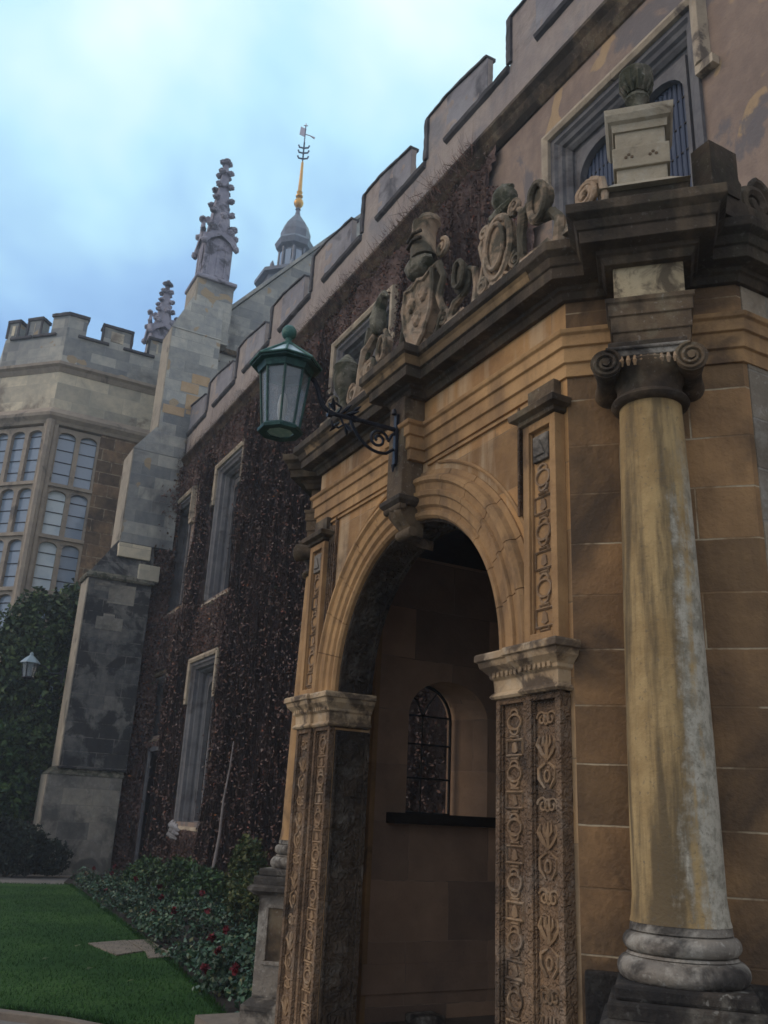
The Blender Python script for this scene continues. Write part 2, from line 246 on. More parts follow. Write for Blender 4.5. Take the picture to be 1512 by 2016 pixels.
# column: ochre stone turning to pale lichen on the camera side, streaked (stain of its own shape)
mt, nt_, b_ = newmat('stained_column_shaft'); g = NB(nt_); P = g.new('ShaderNodeNewGeometry').outputs['Position']
sp = g.new('ShaderNodeSeparateXYZ'); g.l.new(P, sp.inputs[0])
md = g.noise(P, 5, 4, 0.6); stn = g.noise(g.scale(P, (9, 9, 0.9)), 1.0, 5, 0.62)
c_ = g.mix(g.ramp(md, 0.35, 0.65), (0.31, 0.215, 0.10), (0.44, 0.32, 0.155))
c_ = g.mix(g.math('MULTIPLY', g.ramp(stn, 0.42, 0.62), 0.9), c_, (0.11, 0.085, 0.052))
# lichen front: s measured across the shaft plus wobble
ss = g.math('MULTIPLY', g.math('SUBTRACT', g.math('SUBTRACT', sp.outputs[0], sp.outputs[1]), 0.13), 0.707)
zz = g.math('MULTIPLY', g.math('SUBTRACT', sp.outputs[2], 2.3), -0.012)
fr = g.math('ADD', g.math('ADD', ss, zz), g.math('MULTIPLY', g.math('SUBTRACT', stn, 0.5), 0.34))
fr = g.math('ADD', fr, g.math('MULTIPLY', g.math('SUBTRACT', g.noise(P, 22, 3, 0.7), 0.5), 0.10))
top = g.ramp(sp.outputs[2], 3.35, 2.75)
f_ = g.math('MULTIPLY', g.ramp(fr, 0.025, 0.09), top)
pale = g.mix(g.ramp(g.noise(P, 18, 4, 0.7), 0.4, 0.65), (0.47, 0.44, 0.36), (0.27, 0.255, 0.20))
c_ = g.mix(f_, c_, pale)
c_ = g.mix(g.math('MULTIPLY', g.ramp(g.noise(P, 55, 2, 0.7), 0.6, 0.72), 0.5), c_, (0.12, 0.11, 0.09))
g.l.new(c_, b_.inputs['Base Color']); bp = g.new('ShaderNodeBump'); bp.inputs['Strength'].default_value = 0.6; bp.inputs['Distance'].default_value = 0.008
g.l.new(g.math('ADD', g.noise(P, 45, 3, 0.7), md), bp.inputs['Height']); g.l.new(bp.outputs[0], b_.inputs['Normal'])
M['column'] = mt

# ------------------------------------------------------------------ mesh helpers
class MB:
    def __init__(s): s.v = []; s.f = []
    def add(s, vs, fs):
        o = len(s.v); s.v += [tuple(p) for p in vs]; s.f += [tuple(i+o for i in f) for f in fs]; return s
    def hexa(s, p):      # p: 8 points, bottom 4 ccw then top 4
        return s.add(p, [(3, 2, 1, 0), (4, 5, 6, 7), (0, 1, 5, 4), (1, 2, 6, 5), (2, 3, 7, 6), (3, 0, 4, 7)])
    def prism(s, plan, z0, z1):
        n = len(plan); vs = [(x, y, z0) for x, y in plan] + [(x, y, z1) for x, y in plan]
        fs = [tuple(range(n-1, -1, -1)), tuple(range(n, 2*n))] + [(i, (i+1) % n, n+(i+1) % n, n+i) for i in range(n)]
        return s.add(vs, fs)
    def tube(s, pts, r, seg=8, caps=True):
        pts = [Vector(p) for p in pts]; n = len(pts)
        rs = r if hasattr(r, '__len__') else [r]*n
        vs = []; prev = None
        for i, p in enumerate(pts):
            t = (pts[min(i+1, n-1)] - pts[max(i-1, 0)]).normalized()
            a = Vector((0, 0, 1)) if prev is None else prev
            if abs(t.dot(a)) > 0.95 and prev is None: a = Vector((1, 0, 0))
            a = (a - t*a.dot(t)).normalized(); prev = a; b = t.cross(a)
            for k in range(seg):
                an = 2*PI*k/seg; vs.append(p + a*math.cos(an)*rs[i] + b*math.sin(an)*rs[i])
        fs = [(i*seg+k, i*seg+(k+1) % seg, (i+1)*seg+(k+1) % seg, (i+1)*seg+k) for i in range(n-1) for k in range(seg)]
        if caps: fs += [tuple(range(seg-1, -1, -1)), tuple((n-1)*seg+k for k in range(seg))]
        return s.add(vs, fs)
    def lathe(s, prof, c, seg=32, rot=0.0):   # prof [(r,z)], c=(x,y) ; z absolute
        vs = []; n = len(prof)
        for r, z in prof:
            for k in range(seg):
                a = 2*PI*k/seg+rot; vs.append((c[0]+r*math.cos(a), c[1]+r*math.sin(a), z))
        fs = [(i*seg+k, i*seg+(k+1) % seg, (i+1)*seg+(k+1) % seg, (i+1)*seg+k) for i in range(n-1) for k in range(seg)]
        fs += [tuple(range(seg-1, -1, -1)), tuple((n-1)*seg+k for k in range(seg))]
        return s.add(vs, fs)
    def sweep(s, path, prof, closed_ends=True, side=1):   # path plan pts, prof [(off,z)] closed polygon; offset to the left*side
        n = len(path); P2 = [Vector(p) for p in path]; m_ = len(prof)
        nr = []
        for i in range(n-1):
            d = (P2[i+1]-P2[i]).normalized(); nr.append(Vector((-d.y, d.x))*side)
        offs = [nr[0]] + [(nr[i-1]+nr[i])/(1+nr[i-1].dot(nr[i])) for i in range(1, n-1)] + [nr[-1]]
        vs = [(P2[i].x+offs[i].x*o, P2[i].y+offs[i].y*o, z) for i in range(n) for o, z in prof]
        fs = [(i*m_+k, i*m_+(k+1) % m_, (i+1)*m_+(k+1) % m_, (i+1)*m_+k) for i in range(n-1) for k in range(m_)]
        if closed_ends: fs += [tuple(range(m_-1, -1, -1)), tuple((n-1)*m_+k for k in range(m_))]
        return s.add(vs, fs)
    def build(s, name, mat, parent=None, smooth=False, bevel=0.0, kind=None, recalc=True):
        me = bpy.data.meshes.new(name); me.from_pydata(s.v, [], s.f)
        if recalc:
            import bmesh
            bm = bmesh.new(); bm.from_mesh(me); bmesh.ops.recalc_face_normals(bm, faces=bm.faces); bm.to_mesh(me); bm.free()
        me.materials.append(M[mat] if isinstance(mat, str) else mat)
        o = bpy.data.objects.new(name, me); C.objects.link(o)
        if smooth:
            for p in me.polygons: p.use_smooth = True
            try: me.set_sharp_from_angle(angle=R(40))
            except Exception: pass
        if bevel > 0:
            bv = o.modifiers.new('bevel', 'BEVEL'); bv.width = bevel; bv.segments = 2; bv.limit_method = 'ANGLE'; bv.angle_limit = R(35)
        if parent is not None:
            o.parent = parent; o.matrix_parent_inverse = parent.matrix_basis.inverted()
        if kind: o['kind'] = kind
        return o
def thing(name, label, cat, loc=(0, 0, 0), group=None):
    o = bpy.data.objects.new(name, None); C.objects.link(o); o.location = loc; o.empty_display_size = 0.2
    o['label'] = label; o['category'] = cat
    if group: o['group'] = group
    return o
def tag(o, label, cat, group=None):
    o['label'] = label; o['category'] = cat
    if group: o['group'] = group
    return o
class Fr:        # local frame on a wall: s along, d outward, z up
    def __init__(s, o, u, n): s.o = Vector((o[0], o[1])); s.u = Vector(u).normalized(); s.n = Vector(n).normalized()
    def p(s, a, d, z): q = s.o + s.u*a + s.n*d; return (q.x, q.y, z)
    def box(s, mb, s0, s1, d0, d1, z0, z1):
        return mb.hexa([s.p(s0, d0, z0), s.p(s1, d0, z0), s.p(s1, d1, z0), s.p(s0, d1, z0), s.p(s0, d0, z1), s.p(s1, d0, z1), s.p(s1, d1, z1), s.p(s0, d1, z1)])
    def path(s, pts): return [(s.o + s.u*a + s.n*d)[:] for a, d in pts]
    def poly(s, mb, pts, d0, d1):   # pts [(s,z)] polygon extruded from d0 to d1
        n = len(pts); vs = [s.p(a, d0, z) for a, z in pts] + [s.p(a, d1, z) for a, z in pts]
        return mb.add(vs, [tuple(range(n)), tuple(range(2*n-1, n-1, -1))] + [(i, n+i, n+(i+1) % n, (i+1) % n) for i in range(n)])
    def tube(s, mb, pts, d, r, seg=6):
        return mb.tube([s.p(a, (d[i] if hasattr(d, '__len__') else d), z) for i, (a, z) in enumerate(pts)], r, seg)
    def arch_wall(s, mb, s0, s1, z0, z1, a, b, zs, zp, rise, d0, d1, a2=None, b2=None, nseg=20):
        # wall slab s0..s1 x z0..z1 from depth d1 (front) to d0 (back) with an arched opening a..b (front) and a2..b2 (back)
        a2 = a if a2 is None else a2; b2 = b if b2 is None else b2
        def outl(a_, b_): 
            c, h = (a_+b_)/2, (b_-a_)/2
            return [(c-h*math.cos(PI*i/nseg), zp+rise*math.sin(PI*i/nseg)) for i in range(nseg+1)]
        for (aa, bb, d) in ((a, b, d1), (a2, b2, d0)):
            o = outl(aa, bb); q = lambda x, z: s.p(x, d, z)
            mb.add([q(s0, z0), q(aa, z0), q(aa, zp), q(s0, zp)], [(0, 1, 2, 3)]); mb.add([q(bb, z0), q(s1, z0), q(s1, zp), q(bb, zp)], [(0, 1, 2, 3)])
            mb.add([q(s0, zp), q(aa, zp), q(aa, z1), q(s0, z1)], [(0, 1, 2, 3)]); mb.add([q(bb, zp), q(s1, zp), q(s1, z1), q(bb, z1)], [(0, 1, 2, 3)])
            if zs > z0: mb.add([q(aa, z0), q(bb, z0), q(bb, zs), q(aa, zs)], [(0, 1, 2, 3)])
            for i in range(nseg):
                (x0, y0), (x1, y1) = o[i], o[i+1]; mb.add([q(x0, y0), q(x1, y1), q(x1, z1), q(x0, z1)], [(0, 1, 2, 3)])
        f = [(a, max(zs, z0))] + outl(a, b) + [(b, max(zs, z0))]; k = [(a2, max(zs, z0))] + outl(a2, b2) + [(b2, max(zs, z0))]
        for i in range(len(f)-1):
            mb.add([s.p(f[i][0], d1, f[i][1]), s.p(f[i+1][0], d1, f[i+1][1]), s.p(k[i+1][0], d0, k[i+1][1]), s.p(k[i][0], d0, k[i][1])], [(0, 1, 2, 3)])
        if zs > z0: mb.add([s.p(a, d1, zs), s.p(b, d1, zs), s.p(b2, d0, zs), s.p(a2, d0, zs)], [(0, 1, 2, 3)])
        for (x0, y0, x1, y1) in ((s0, z0, s0, z1), (s1, z0, s1, z1), (s0, z1, s1, z1), (s0, z0, s1, z0)):
            mb.add([s.p(x0, d0, y0), s.p(x1, d0, y1), s.p(x1, d1, y1), s.p(x0, d1, y0)], [(0, 1, 2, 3)])
        return mb
    def arch_ring(s, mb, c, zc, prof, a0=0, a1=PI, nseg=40, sx=1.0):   # prof: [(r,d)] closed
        m_ = len(prof); vs = []
        for i in range(nseg+1):
            t = a0+(a1-a0)*i/nseg
            for r, d in prof: vs.append(s.p(c-r*math.cos(t)*sx, d, zc+r*math.sin(t)))
        fs = [(i*m_+k, i*m_+(k+1) % m_, (i+1)*m_+(k+1) % m_, (i+1)*m_+k) for i in range(nseg) for k in range(m_)]
        fs += [tuple(range(m_-1, -1, -1)), tuple(nseg*m_+k for k in range(m_))]
        return mb.add(vs, fs)
_tex = bpy.data.textures.new('stone_clouds', 'CLOUDS'); _tex.noise_scale = 0.045; _tex.noise_depth = 2
_tex2 = bpy.data.textures.new('wall_clouds', 'CLOUDS'); _tex2.noise_scale = 0.22; _tex2.noise_depth = 3
def rough(o, amt=0.03, lv=2, tex=None):
    sd = o.modifiers.new('sub', 'SUBSURF'); sd.subdivision_type = 'SIMPLE'; sd.levels = lv; sd.render_levels = lv
    d = o.modifiers.new('disp', 'DISPLACE'); d.texture = tex or _tex; d.texture_coords = 'GLOBAL'; d.strength = amt; d.mid_level = 0.5
    return o
def fast_mesh(name, verts, nper, mat, parent=None, kind=None):
    """verts (n*nper,3) of separate n-gons"""
    n = len(verts)//nper; me = bpy.data.meshes.new(name)
    me.vertices.add(len(verts)); me.vertices.foreach_set('co', np.asarray(verts, dtype=np.float32).ravel())
    me.loops.add(n*nper); me.loops.foreach_set('vertex_index', np.arange(n*nper, dtype=np.int32))
    me.polygons.add(n); me.polygons.foreach_set('loop_start', np.arange(0, n*nper, nper, dtype=np.int32)); me.polygons.foreach_set('loop_total', np.full(n, nper, dtype=np.int32))
    me.update(); me.validate(); me.materials.append(M[mat])
    o = bpy.data.objects.new(name, me); C.objects.link(o)
    if parent is not None: o.parent = parent; o.matrix_parent_inverse = parent.matrix_basis.inverted()
    if kind: o['kind'] = kind
    return o
def leaves(P, size, flat=None, aspect=0.6, jitter=0.5):
    """leaf-shaped hexagon-ish quads at P (n,3), random orientation; flat = preferred normal"""
    n = len(P); nrm = rng.normal(size=(n, 3))
    if flat is not None: nrm = nrm*jitter + np.array(flat)
    nrm /= np.linalg.norm(nrm, axis=1)[:, None]
    a = np.cross(nrm, rng.normal(size=(n, 3))); a /= np.linalg.norm(a, axis=1)[:, None]; b = np.cross(nrm, a)
    sz = (size*rng.uniform(0.55, 1.3, n))[:, None]; a = a*sz; b = b*sz*aspect; cup = nrm*sz*0.18
    out = np.stack([P-a, P-a*0.25+b+cup, P+a, P-a*0.25-b+cup], 1); return out.reshape(-1, 3)
def spiral(c, r0, r1, turns, a0, n=40, sgn=1, sx=1.0):
    return [(c[0]+sx*(r0+(r1-r0)*i/n)*math.cos(a0+sgn*2*PI*turns*i/n), c[1]+(r0+(r1-r0)*i/n)*math.sin(a0+sgn*2*PI*turns*i/n)) for i in range(n+1)]

# ================================================================== GROUND
def poly_sheet(name, pts, z, mat, kind='structure', z0=None):
    mb = MB()
    if z0 is None: mb.add([(x, y, z) for x, y in pts], [tuple(range(len(pts)))])
    else: mb.prism(pts, z0, z)
    return mb.build(name, mat, kind=kind, recalc=z0 is not None)
S = 700
poly_sheet('ground', [(-S, -S), (S, -S), (S, S), (-S, S)], -0.02, 'path')
lawn_pts = [(-25, 10.6), (-6, 10.3), (-1.5, 9.7), (0.3, 9.1), (1.25, 8.56), (1.76, 8.04), (2.15, 7.45), (2.55, 6.9), (2.78, 7.0), (2.87, 7.74), (3.06, 9.2), (3.3, 11.4), (3.6, 15.2), (3.96, 20.5), (2.6, 20.68), (-8, 21.6), (-25, 23)]
poly_sheet('lawn', lawn_pts, 0.03, 'lawn', z0=-0.05)
bed = [(2.89, 6.6), (2.89, 7.74), (3.08, 9.2), (3.32, 11.4), (3.62, 15.2), (3.98, 20.5), (4.0, 21.4), (4.6, 23.6), (6.25, 24), (6.25, 6.4)]
poly_sheet('soil_bed', bed, 0.02, 'soil', z0=-0.06)
kerb = MB(); kp = [(-25, 10.5), (-6, 10.2), (-1.5, 9.6), (0.3, 9.0), (1.2, 8.48), (1.7, 7.98), (2.08, 7.4)]
kerb.sweep(kp, [(0, -0.05), (0, 0.036), (-0.1, 0.036), (-0.1, -0.05)]); kerb.build('kerb_edging', 'flag', kind='structure', bevel=0.008)
# flagstones let into the lawn
f1 = MB(); f1.prism([(2.62, 11.95), (3.12, 12.15), (3.10, 11.25), (2.74, 11.0)], 0.0, 0.045); tag(f1.build('flagstone', 'flag', bevel=0.006), 'buff flagstone lying in the grass at the lawn edge', 'flagstone', 'flagstones crossing the lawn edge')
f2 = MB(); f2.prism([(3.14, 12.15), (3.42, 12.2), (3.36, 10.8), (3.03, 10.75), (3.12, 11.2)], 0.0, 0.042); tag(f2.build('flagstone', 'flag', bevel=0.006), 'flagstone half under the rose bed foliage', 'flagstone', 'flagstones crossing the lawn edge')
# short grass
ng = 60000
gx = rng.uniform(-3, 4, ng); gy = 7.0+13*rng.uniform(0, 1, ng)**1.5
lp = np.array([(p[0], p[1]) for p in lawn_pts])
def inside(px, py, poly):
    c = np.zeros(len(px), bool); n = len(poly)
    for i in range(n):
        x0, y0 = poly[i]; x1, y1 = poly[(i+1) % n]
        cond = ((y0 > py) != (y1 > py)) & (px < (x1-x0)*(py-y0)/((y1-y0) if y1 != y0 else 1e-9)+x0); c ^= cond
    return c
k_ = inside(gx, gy, lp); gx, gy = gx[k_], gy[k_]; n = len(gx)
B0 = np.stack([gx, gy, np.full(n, 0.03)], 1); an = rng.uniform(0, 2*PI, n); hh = rng.uniform(0.015, 0.035, n)
dx = np.stack([np.cos(an), np.sin(an), np.zeros(n)], 1)*0.004; tip = B0+np.stack([rng.normal(0, .012, n), rng.normal(0, .012, n), hh], 1)
ev = []
for i in range(4, len(lawn_pts)-2):
    a, b = np.array(lawn_pts[i]), np.array(lawn_pts[i+1]); ln_ = np.linalg.norm(b-a); k = int(ln_*420)
    t = rng.uniform(0, 1, k)[:, None]; q_ = a+(b-a)*t+rng.normal(0, 0.022, (k, 2)); h_ = rng.uniform(0.02, 0.065, k)
    b0 = np.stack([q_[:, 0], q_[:, 1], np.full(k, 0.015)], 1); an_ = rng.uniform(0, 2*PI, k); dd_ = np.stack([np.cos(an_), np.sin(an_), np.zeros(k)], 1)*0.005
    tp_ = b0+np.stack([rng.normal(0, .025, k), rng.normal(0, .025, k), h_], 1); ev.append(np.stack([b0-dd_, b0+dd_, tp_], 1).reshape(-1, 3))
fast_mesh('grass', np.concatenate([np.stack([B0-dx, B0+dx, tip], 1).reshape(-1, 3)]+ev), 3, 'grass_blade', kind='stuff')

# ================================================================== MAIN RANGE (creeper-clad wall with battlements)
XF = 6.2; FF = Fr((XF, 0), (0, 1), (-1, 0)); YE = 25.4
rangeb = thing('college_range', 'long embattled stone range with creeper covered wall and hooded windows behind the porch', 'building', (XF, 12, 0))
# (y0, y1, z0, z1) window openings in the wall
WIN = [(22.95, 24.6, 6.75, 9.85), (18.9, 20.65, 6.45, 9.8), (11.75, 13.75, 6.4, 10.05), (5.08, 7.30, 6.6, 10.05), (19.25, 21.0, 1.35, 4.85), (23.35, 24.9, 1.4, 4.8)]
DOOR = (23.0, 24.0, 0.0, 3.0)
WIN[5] = (23.2, 24.6, 3.4, 4.85)
holes = WIN + [DOOR]
ys = sorted(set([-3.0, YE] + [h[0] for h in holes] + [h[1] for h in holes])); zs = sorted(set([-0.1, 11.4] + [h[2] for h in holes] + [h[3] for h in holes]))
mb = MB()
for i in range(len(ys)-1):
    for j in range(len(zs)-1):
        yc, zc = (ys[i]+ys[i+1])/2, (zs[j]+zs[j+1])/2
        if any(h[0] < yc < h[1] and h[2] < zc < h[3] for h in holes): continue
        y0, y1, z0, z1 = ys[i], ys[i+1], zs[j], zs[j+1]
        mb.add([FF.p(y0, 0, z0), FF.p(y1, 0, z0), FF.p(y1, 0, z1), FF.p(y0, 0, z1)], [(0, 1, 2, 3)])
for h in holes:
    y0, y1, z0, z1 = h
    for a, b in (((y0, z0), (y0, z1)), ((y0, z1), (y1, z1)), ((y1, z1), (y1, z0)), ((y1, z0), (y0, z0))):
        mb.add([FF.p(a[0], 0, a[1]), FF.p(b[0], 0, b[1]), FF.p(b[0], -0.6, b[1]), FF.p(a[0], -0.6, a[1])], [(0, 1, 2, 3)])
FF.box(mb, -3, YE, -9, -0.62, -0.1, 11.35)
mb.build('wall', 'facade', rangeb, recalc=False)
# string course under the parapet
mb = MB(); mb.sweep([(XF, YE-0.02), (XF, -3)], [(-0.05, 11.42), (0.10, 11.42), (0.17, 11.36), (0.17, 11.30), (0.10, 11.22), (0.05, 11.08), (0.09, 11.04), (0.03, 10.96), (-0.05, 10.94)], side=-1)
mb.build('string_course', 'sooty_soft', rangeb, smooth=False)
# parapet wall
mb = MB(); FF.box(mb, -3, YE, -0.17, 0.06, 11.42, 12.2); mb.build('parapet', 'parapet', rangeb)
# merlons: near half of each is splayed back like an embrasure
pm = 2.37; merl_left = []
y = 1.16
while y < YE-0.3: merl_left.append(y); y += pm
yl0 = 8.28
lefts = [yl0 + pm*i for i in range(-4, 8)]
for yl in lefts:
    if yl < -2.5 or yl-0.2 > YE: continue
    yl = min(yl, YE); L_ = 1.62; mid_ = 0.62; yr = yl-L_
    mb = MB(); z0, z1 = 12.2, 13.12
    plan = [(yl, 0.055), (yl-mid_, 0.055), (yr, -0.06), (yr, -0.17), (yl, -0.17)]
    pl = [FF.p(a, d, 0)[:2] for a, d in plan]; mb.prism(pl, z0+0.004, z1); mb.build('merlon', 'parapet' if True else '', rangeb)
    o = C.objects[-1] if False else None
    # thin facing paints the turned-away splay's shade grey, proud of the core
    sp_ = MB(); sp_.prism([FF.p(a, d, 0)[:2] for a, d in [(yl-mid_-0.004, 0.058), (yl-mid_-0.004, 0.05), (yr-0.004, -0.065), (yr-0.004, -0.054)]][::-1], z0+0.006, z1-0.003); sp_.build('splay_shade_facing', 'splay', rangeb)
    # coping roll over the top and down the far edge
    cp = MB(); path = [FF.p(a, d, 0)[:2] for a, d in [(yl+0.03, 0.03), (yl-mid_, 0.03), (yr-0.01, -0.08)]]
    cp.sweep(path, [(-0.02, z1-0.005), (0.06, z1-0.005), (0.06, z1+0.035), (-0.14, z1+0.06), (-0.14, z1)], side=1 if False else -1)
    cp2 = cp; FF.box(cp2, yl-0.06, yl+0.04, 0.05, 0.10, 12.25, z1+0.0); cp2.build('coping', 'coping', rangeb)
    # sill nosing in the embrasure on the near side
    sl_ = MB(); ye = yr-(pm-L_)
    ya, yb = yl-mid_-0.03, ye+0.0
    sl_.sweep([(XF, ya), (XF, yb)], [(0.05, 12.08), (0.12, 12.12), (0.14, 12.17), (0.10, 12.22), (-0.19, 12.25), (-0.19, 12.15), (0.05, 12.15)], side=-1); sl_.build('embrasure_sill', 'coping', rangeb)

# windows with hood moulds
def hooded_window(y0, y1, z0, z1, drop, deep=0.5, lights=2, glass='dark_glass', hoodmat='hood', sill=True, ret=0.16, df=1.0):
    f = MB()                       # frame: stepped splayed casing swept round the opening as a frame of the wall (parts: casing, hood, mullion, pane)
    prof = [(0.10, 0.035), (0.10, 0.05), (0.03, 0.05), (0.0, 0.01), (-0.05, -0.02), (-0.07, -0.10), (-0.10, -0.12), (-0.14, -0.20), (-0.14, -0.26), (-0.19, -0.30), (-0.22, -0.38), (-0.22, -0.44), (0.0, -0.45), (0.004, -0.02), (0.004, 0.002), (0.10, 0.002)]
    # profile (o, d): o outward from opening edge in plane (negative = into opening), d depth out of the wall
    prof = [(o, d*df if d < 0 else d) for o, d in prof]; m_ = len(prof); vs = []
    for (yy, zz, sy, sz) in ((y0, z0, -1, 0), (y0, z1, -1, 1), (y1, z1, 1, 1), (y1, z0, 1, 0)):
        for o, d in prof: vs.append(FF.p(yy+sy*o, d, zz+sz*o))
    fs = [(i*m_+k, i*m_+(k+1) % m_, (i+1)*m_+(k+1) % m_, (i+1)*m_+k) for i in range(3) for k in range(m_)]
    f.add(vs, fs); win = f.build('window', 'jamb', rangeb)
    # hood mould: label with drops
    h = MB(); hp = [(0.10, 0.0), (0.10, 0.10), (0.16, 0.13), (0.21, 0.12), (0.25, 0.0)]
    m2 = len(hp); vs = []
    for (yy, zz, sy, sz) in ((y0, z1-drop, -1, 0), (y0, z1, -1, 1), (y1, z1, 1, 1), (y1, z1-drop, 1, 0)):
        for o, d in hp: vs.append(FF.p(yy+sy*o, d, zz+sz*o))
    fs = [(i*m2+k, i*m2+(k+1) % m2, (i+1)*m2+(k+1) % m2, (i+1)*m2+k) for i in range(3) for k in range(m2)] + [tuple(range(m2)), tuple(3*m2+k for k in range(m2))]
    h.add(vs, fs)
    for sgn, yy in ((-1, y0-0.10), (1, y1+0.10)):
        a, b = (yy-ret-0.1, yy-0.005) if sgn < 0 else (yy+0.005, yy+ret+0.1)
        FF.box(h, a, b, 0.0, 0.105, z1-drop-0.12, z1-drop-0.003)
    h.build('hood_mould', hoodmat, win, bevel=0.006)
    if sill:
        q = MB(); q.sweep([(XF, y1+0.12), (XF, y0-0.12)], [(-0.4, z0-0.02), (0.07, z0-0.10), (0.09, z0-0.16), (0.0, z0-0.22), (-0.4, z0-0.22)], side=-1); q.build('sill', hoodmat, win)
    # lights
    gz = -0.42*df; a0, a1 = y0+0.20, y1-0.20; wl = (a1-a0)/lights
    mu = MB()
    for i in range(lights):
        s0, s1 = a0+wl*i, a0+wl*(i+1)
        FF.arch_wall(mu, s0, s1, z0, z1-0.2, s0+0.05, s1-0.05, z0+0.03, z1-0.2-0.10-(wl/2)*0.8, (wl/2-0.05)*0.85, gz, gz+0.10, nseg=12)
    mu.build('mullion', 'jamb', win, recalc=False)
    p = MB(); FF.box(p, y0+0.02, y1-0.02, -0.56, gz-0.02, z0+0.01, z1-0.02); p.build('pane', glass, win)
    ld = MB(); zz = z0+0.3
    while zz < z1-0.3: FF.box(ld, a0, a1, gz-0.02, gz-0.005, zz, zz+0.018); zz += 0.36
    ld.build('lead_bars', 'lead_line', win)
    return win
hooded_window(*WIN[0], 0.75); hooded_window(*WIN[1], 0.75); hooded_window(*WIN[2], 0.75)
wD = hooded_window(*WIN[3], 0.78, glass='curtain', ret=0.14, df=0.55)
hooded_window(*WIN[4], 0.75); hooded_window(*WIN[5], 0.6, lights=1, hoodmat='sooty_soft')
# curtains' folds behind the big near window
cu = MB(); zt = WIN[3][3]-0.25
for i in range(24):
    yy = WIN[3][0]+0.25+i*0.072; cu.tube([FF.p(yy, -0.245, WIN[3][2]+0.05), FF.p(yy, -0.245, zt-0.1)], 0.020, 6)
cu.build('curtain', 'curtain', rangeb, smooth=True)
# door in the corner
d = MB(); y0, y1, z0, z1 = DOOR; FF.box(d, y0+0.02, y1-0.02, -0.5, -0.42, 0.0, z1-0.02); dr = d.build('door', 'dark_wood', rangeb)
d = MB(); FF.box(d, y0-0.12, y0, -0.3, 0.07, 0, z1+0.1); FF.box(d, y1, y1+0.12, -0.3, 0.07, 0, z1+0.1); FF.box(d, y0, y1, -0.3, 0.065, z1, z1+0.12); d.build('door_surround', 'jamb', dr, bevel=0.01)
# carved stop and exposed broken stone low in the creeper
pt = MB(); pt.tube([FF.p(16.82, 0.30, 2.9), FF.p(16.80, 0.33, 2.4), FF.p(16.90, 0.36, 1.8), FF.p(16.86, 0.38, 1.2), FF.p(16.97, 0.40, 0.6), FF.p(17.0, 0.36, 0.02)], [0.010, 0.018, 0.022, 0.028, 0.034, 0.045], 8)
tag(pt.build('creeper_trunk', plain('bare_grey_stem', (0.26, 0.23, 0.22), 0.9, 0, 0.6, (0.12, 0.1, 0.09), 8, 0.5), smooth=True), 'bare pale leaning stem rooted at the foot of the creeper wall', 'stem')
tag(MB().tube([(XF-0.3, 25.05, 0.0), (XF-0.32, 25.0, 0.22), (XF-0.34, 24.95, 0.48), (XF-0.32, 24.95, 0.62)], [0.16, 0.2, 0.15, 0.02], 10).build('guard_stone', 'flesh_stone', smooth=True), 'rounded pale guard stone beside the corner doorway', 'guard stone')
# downpipe in the corner
dp = thing('downpipe', 'dark lead rainwater pipe with a hopper in the corner by the buttress', 'downpipe', (XF-0.2, 25.2, 0))
MB().tube([(XF-0.45, 25.0, 0.0), (XF-0.45, 25.0, 10.3)], 0.06, 8).build('pipe', 'pipe', dp, smooth=True)
h = MB(); h.lathe([(0.07, 10.2), (0.10, 10.3), (0.2, 10.45), (0.22, 10.8), (0.24, 10.82), (0.24, 10.88)], (XF-0.45, 25.0), 8); h.build('hopper', 'pipe', dp)

# ---- creeper
edge = [(8.6, 11.1), (7.9, 10.2), (7.4, 9.0), (7.0, 6.0), (6.6, 0.0)]
def ivy_ok(y, z):
    ok = (z < 10.98) & (z > 0.15) & (y < 25.25) & (y > 6.35)
    lim = np.interp(z, [0, 6, 8.4, 9.3, 10.2, 11.1], [6.4, 7.0, 7.55, 7.9, 8.45, 8.9]); ok &= y > lim + 0.25*np.sin(z*5.3)*np.sin(z*2.1+1)
    for i, h in enumerate(WIN):
        m0, m1, mz0, mz1 = (0.75 if i == 0 else 0.28, 0.20, 0.18, 0.26)
        inw = (y > h[0]-m0) & (y < h[1]+m1) & (z > h[2]-mz0) & (z < h[3]+mz1); ok &= ~inw
    ok &= ~((y > DOOR[0]-0.05) & (y < DOOR[1]+0.1) & (z < DOOR[3]+0.1))
    ok &= ~((y > 10.7) & (y < 11.6) & (z > 6.2) & (z < 9.3) & (rng.uniform(size=y.shape) < 0.3))
    return ok
def ivy_depth(y, z):
    return 0.09+0.05*np.sin(y*2.1+0.6*np.sin(z*1.3))*np.sin(z*0.7+y*0.5)+0.035*np.sin(y*5.7+z*0.9)+0.03*np.sin(y*9+z*2.2)
creeper = thing('climbing_creeper', 'thick reddish brown dried creeper covering the long wall between the windows', 'climbing plant', (XF-0.1, 16, 0))
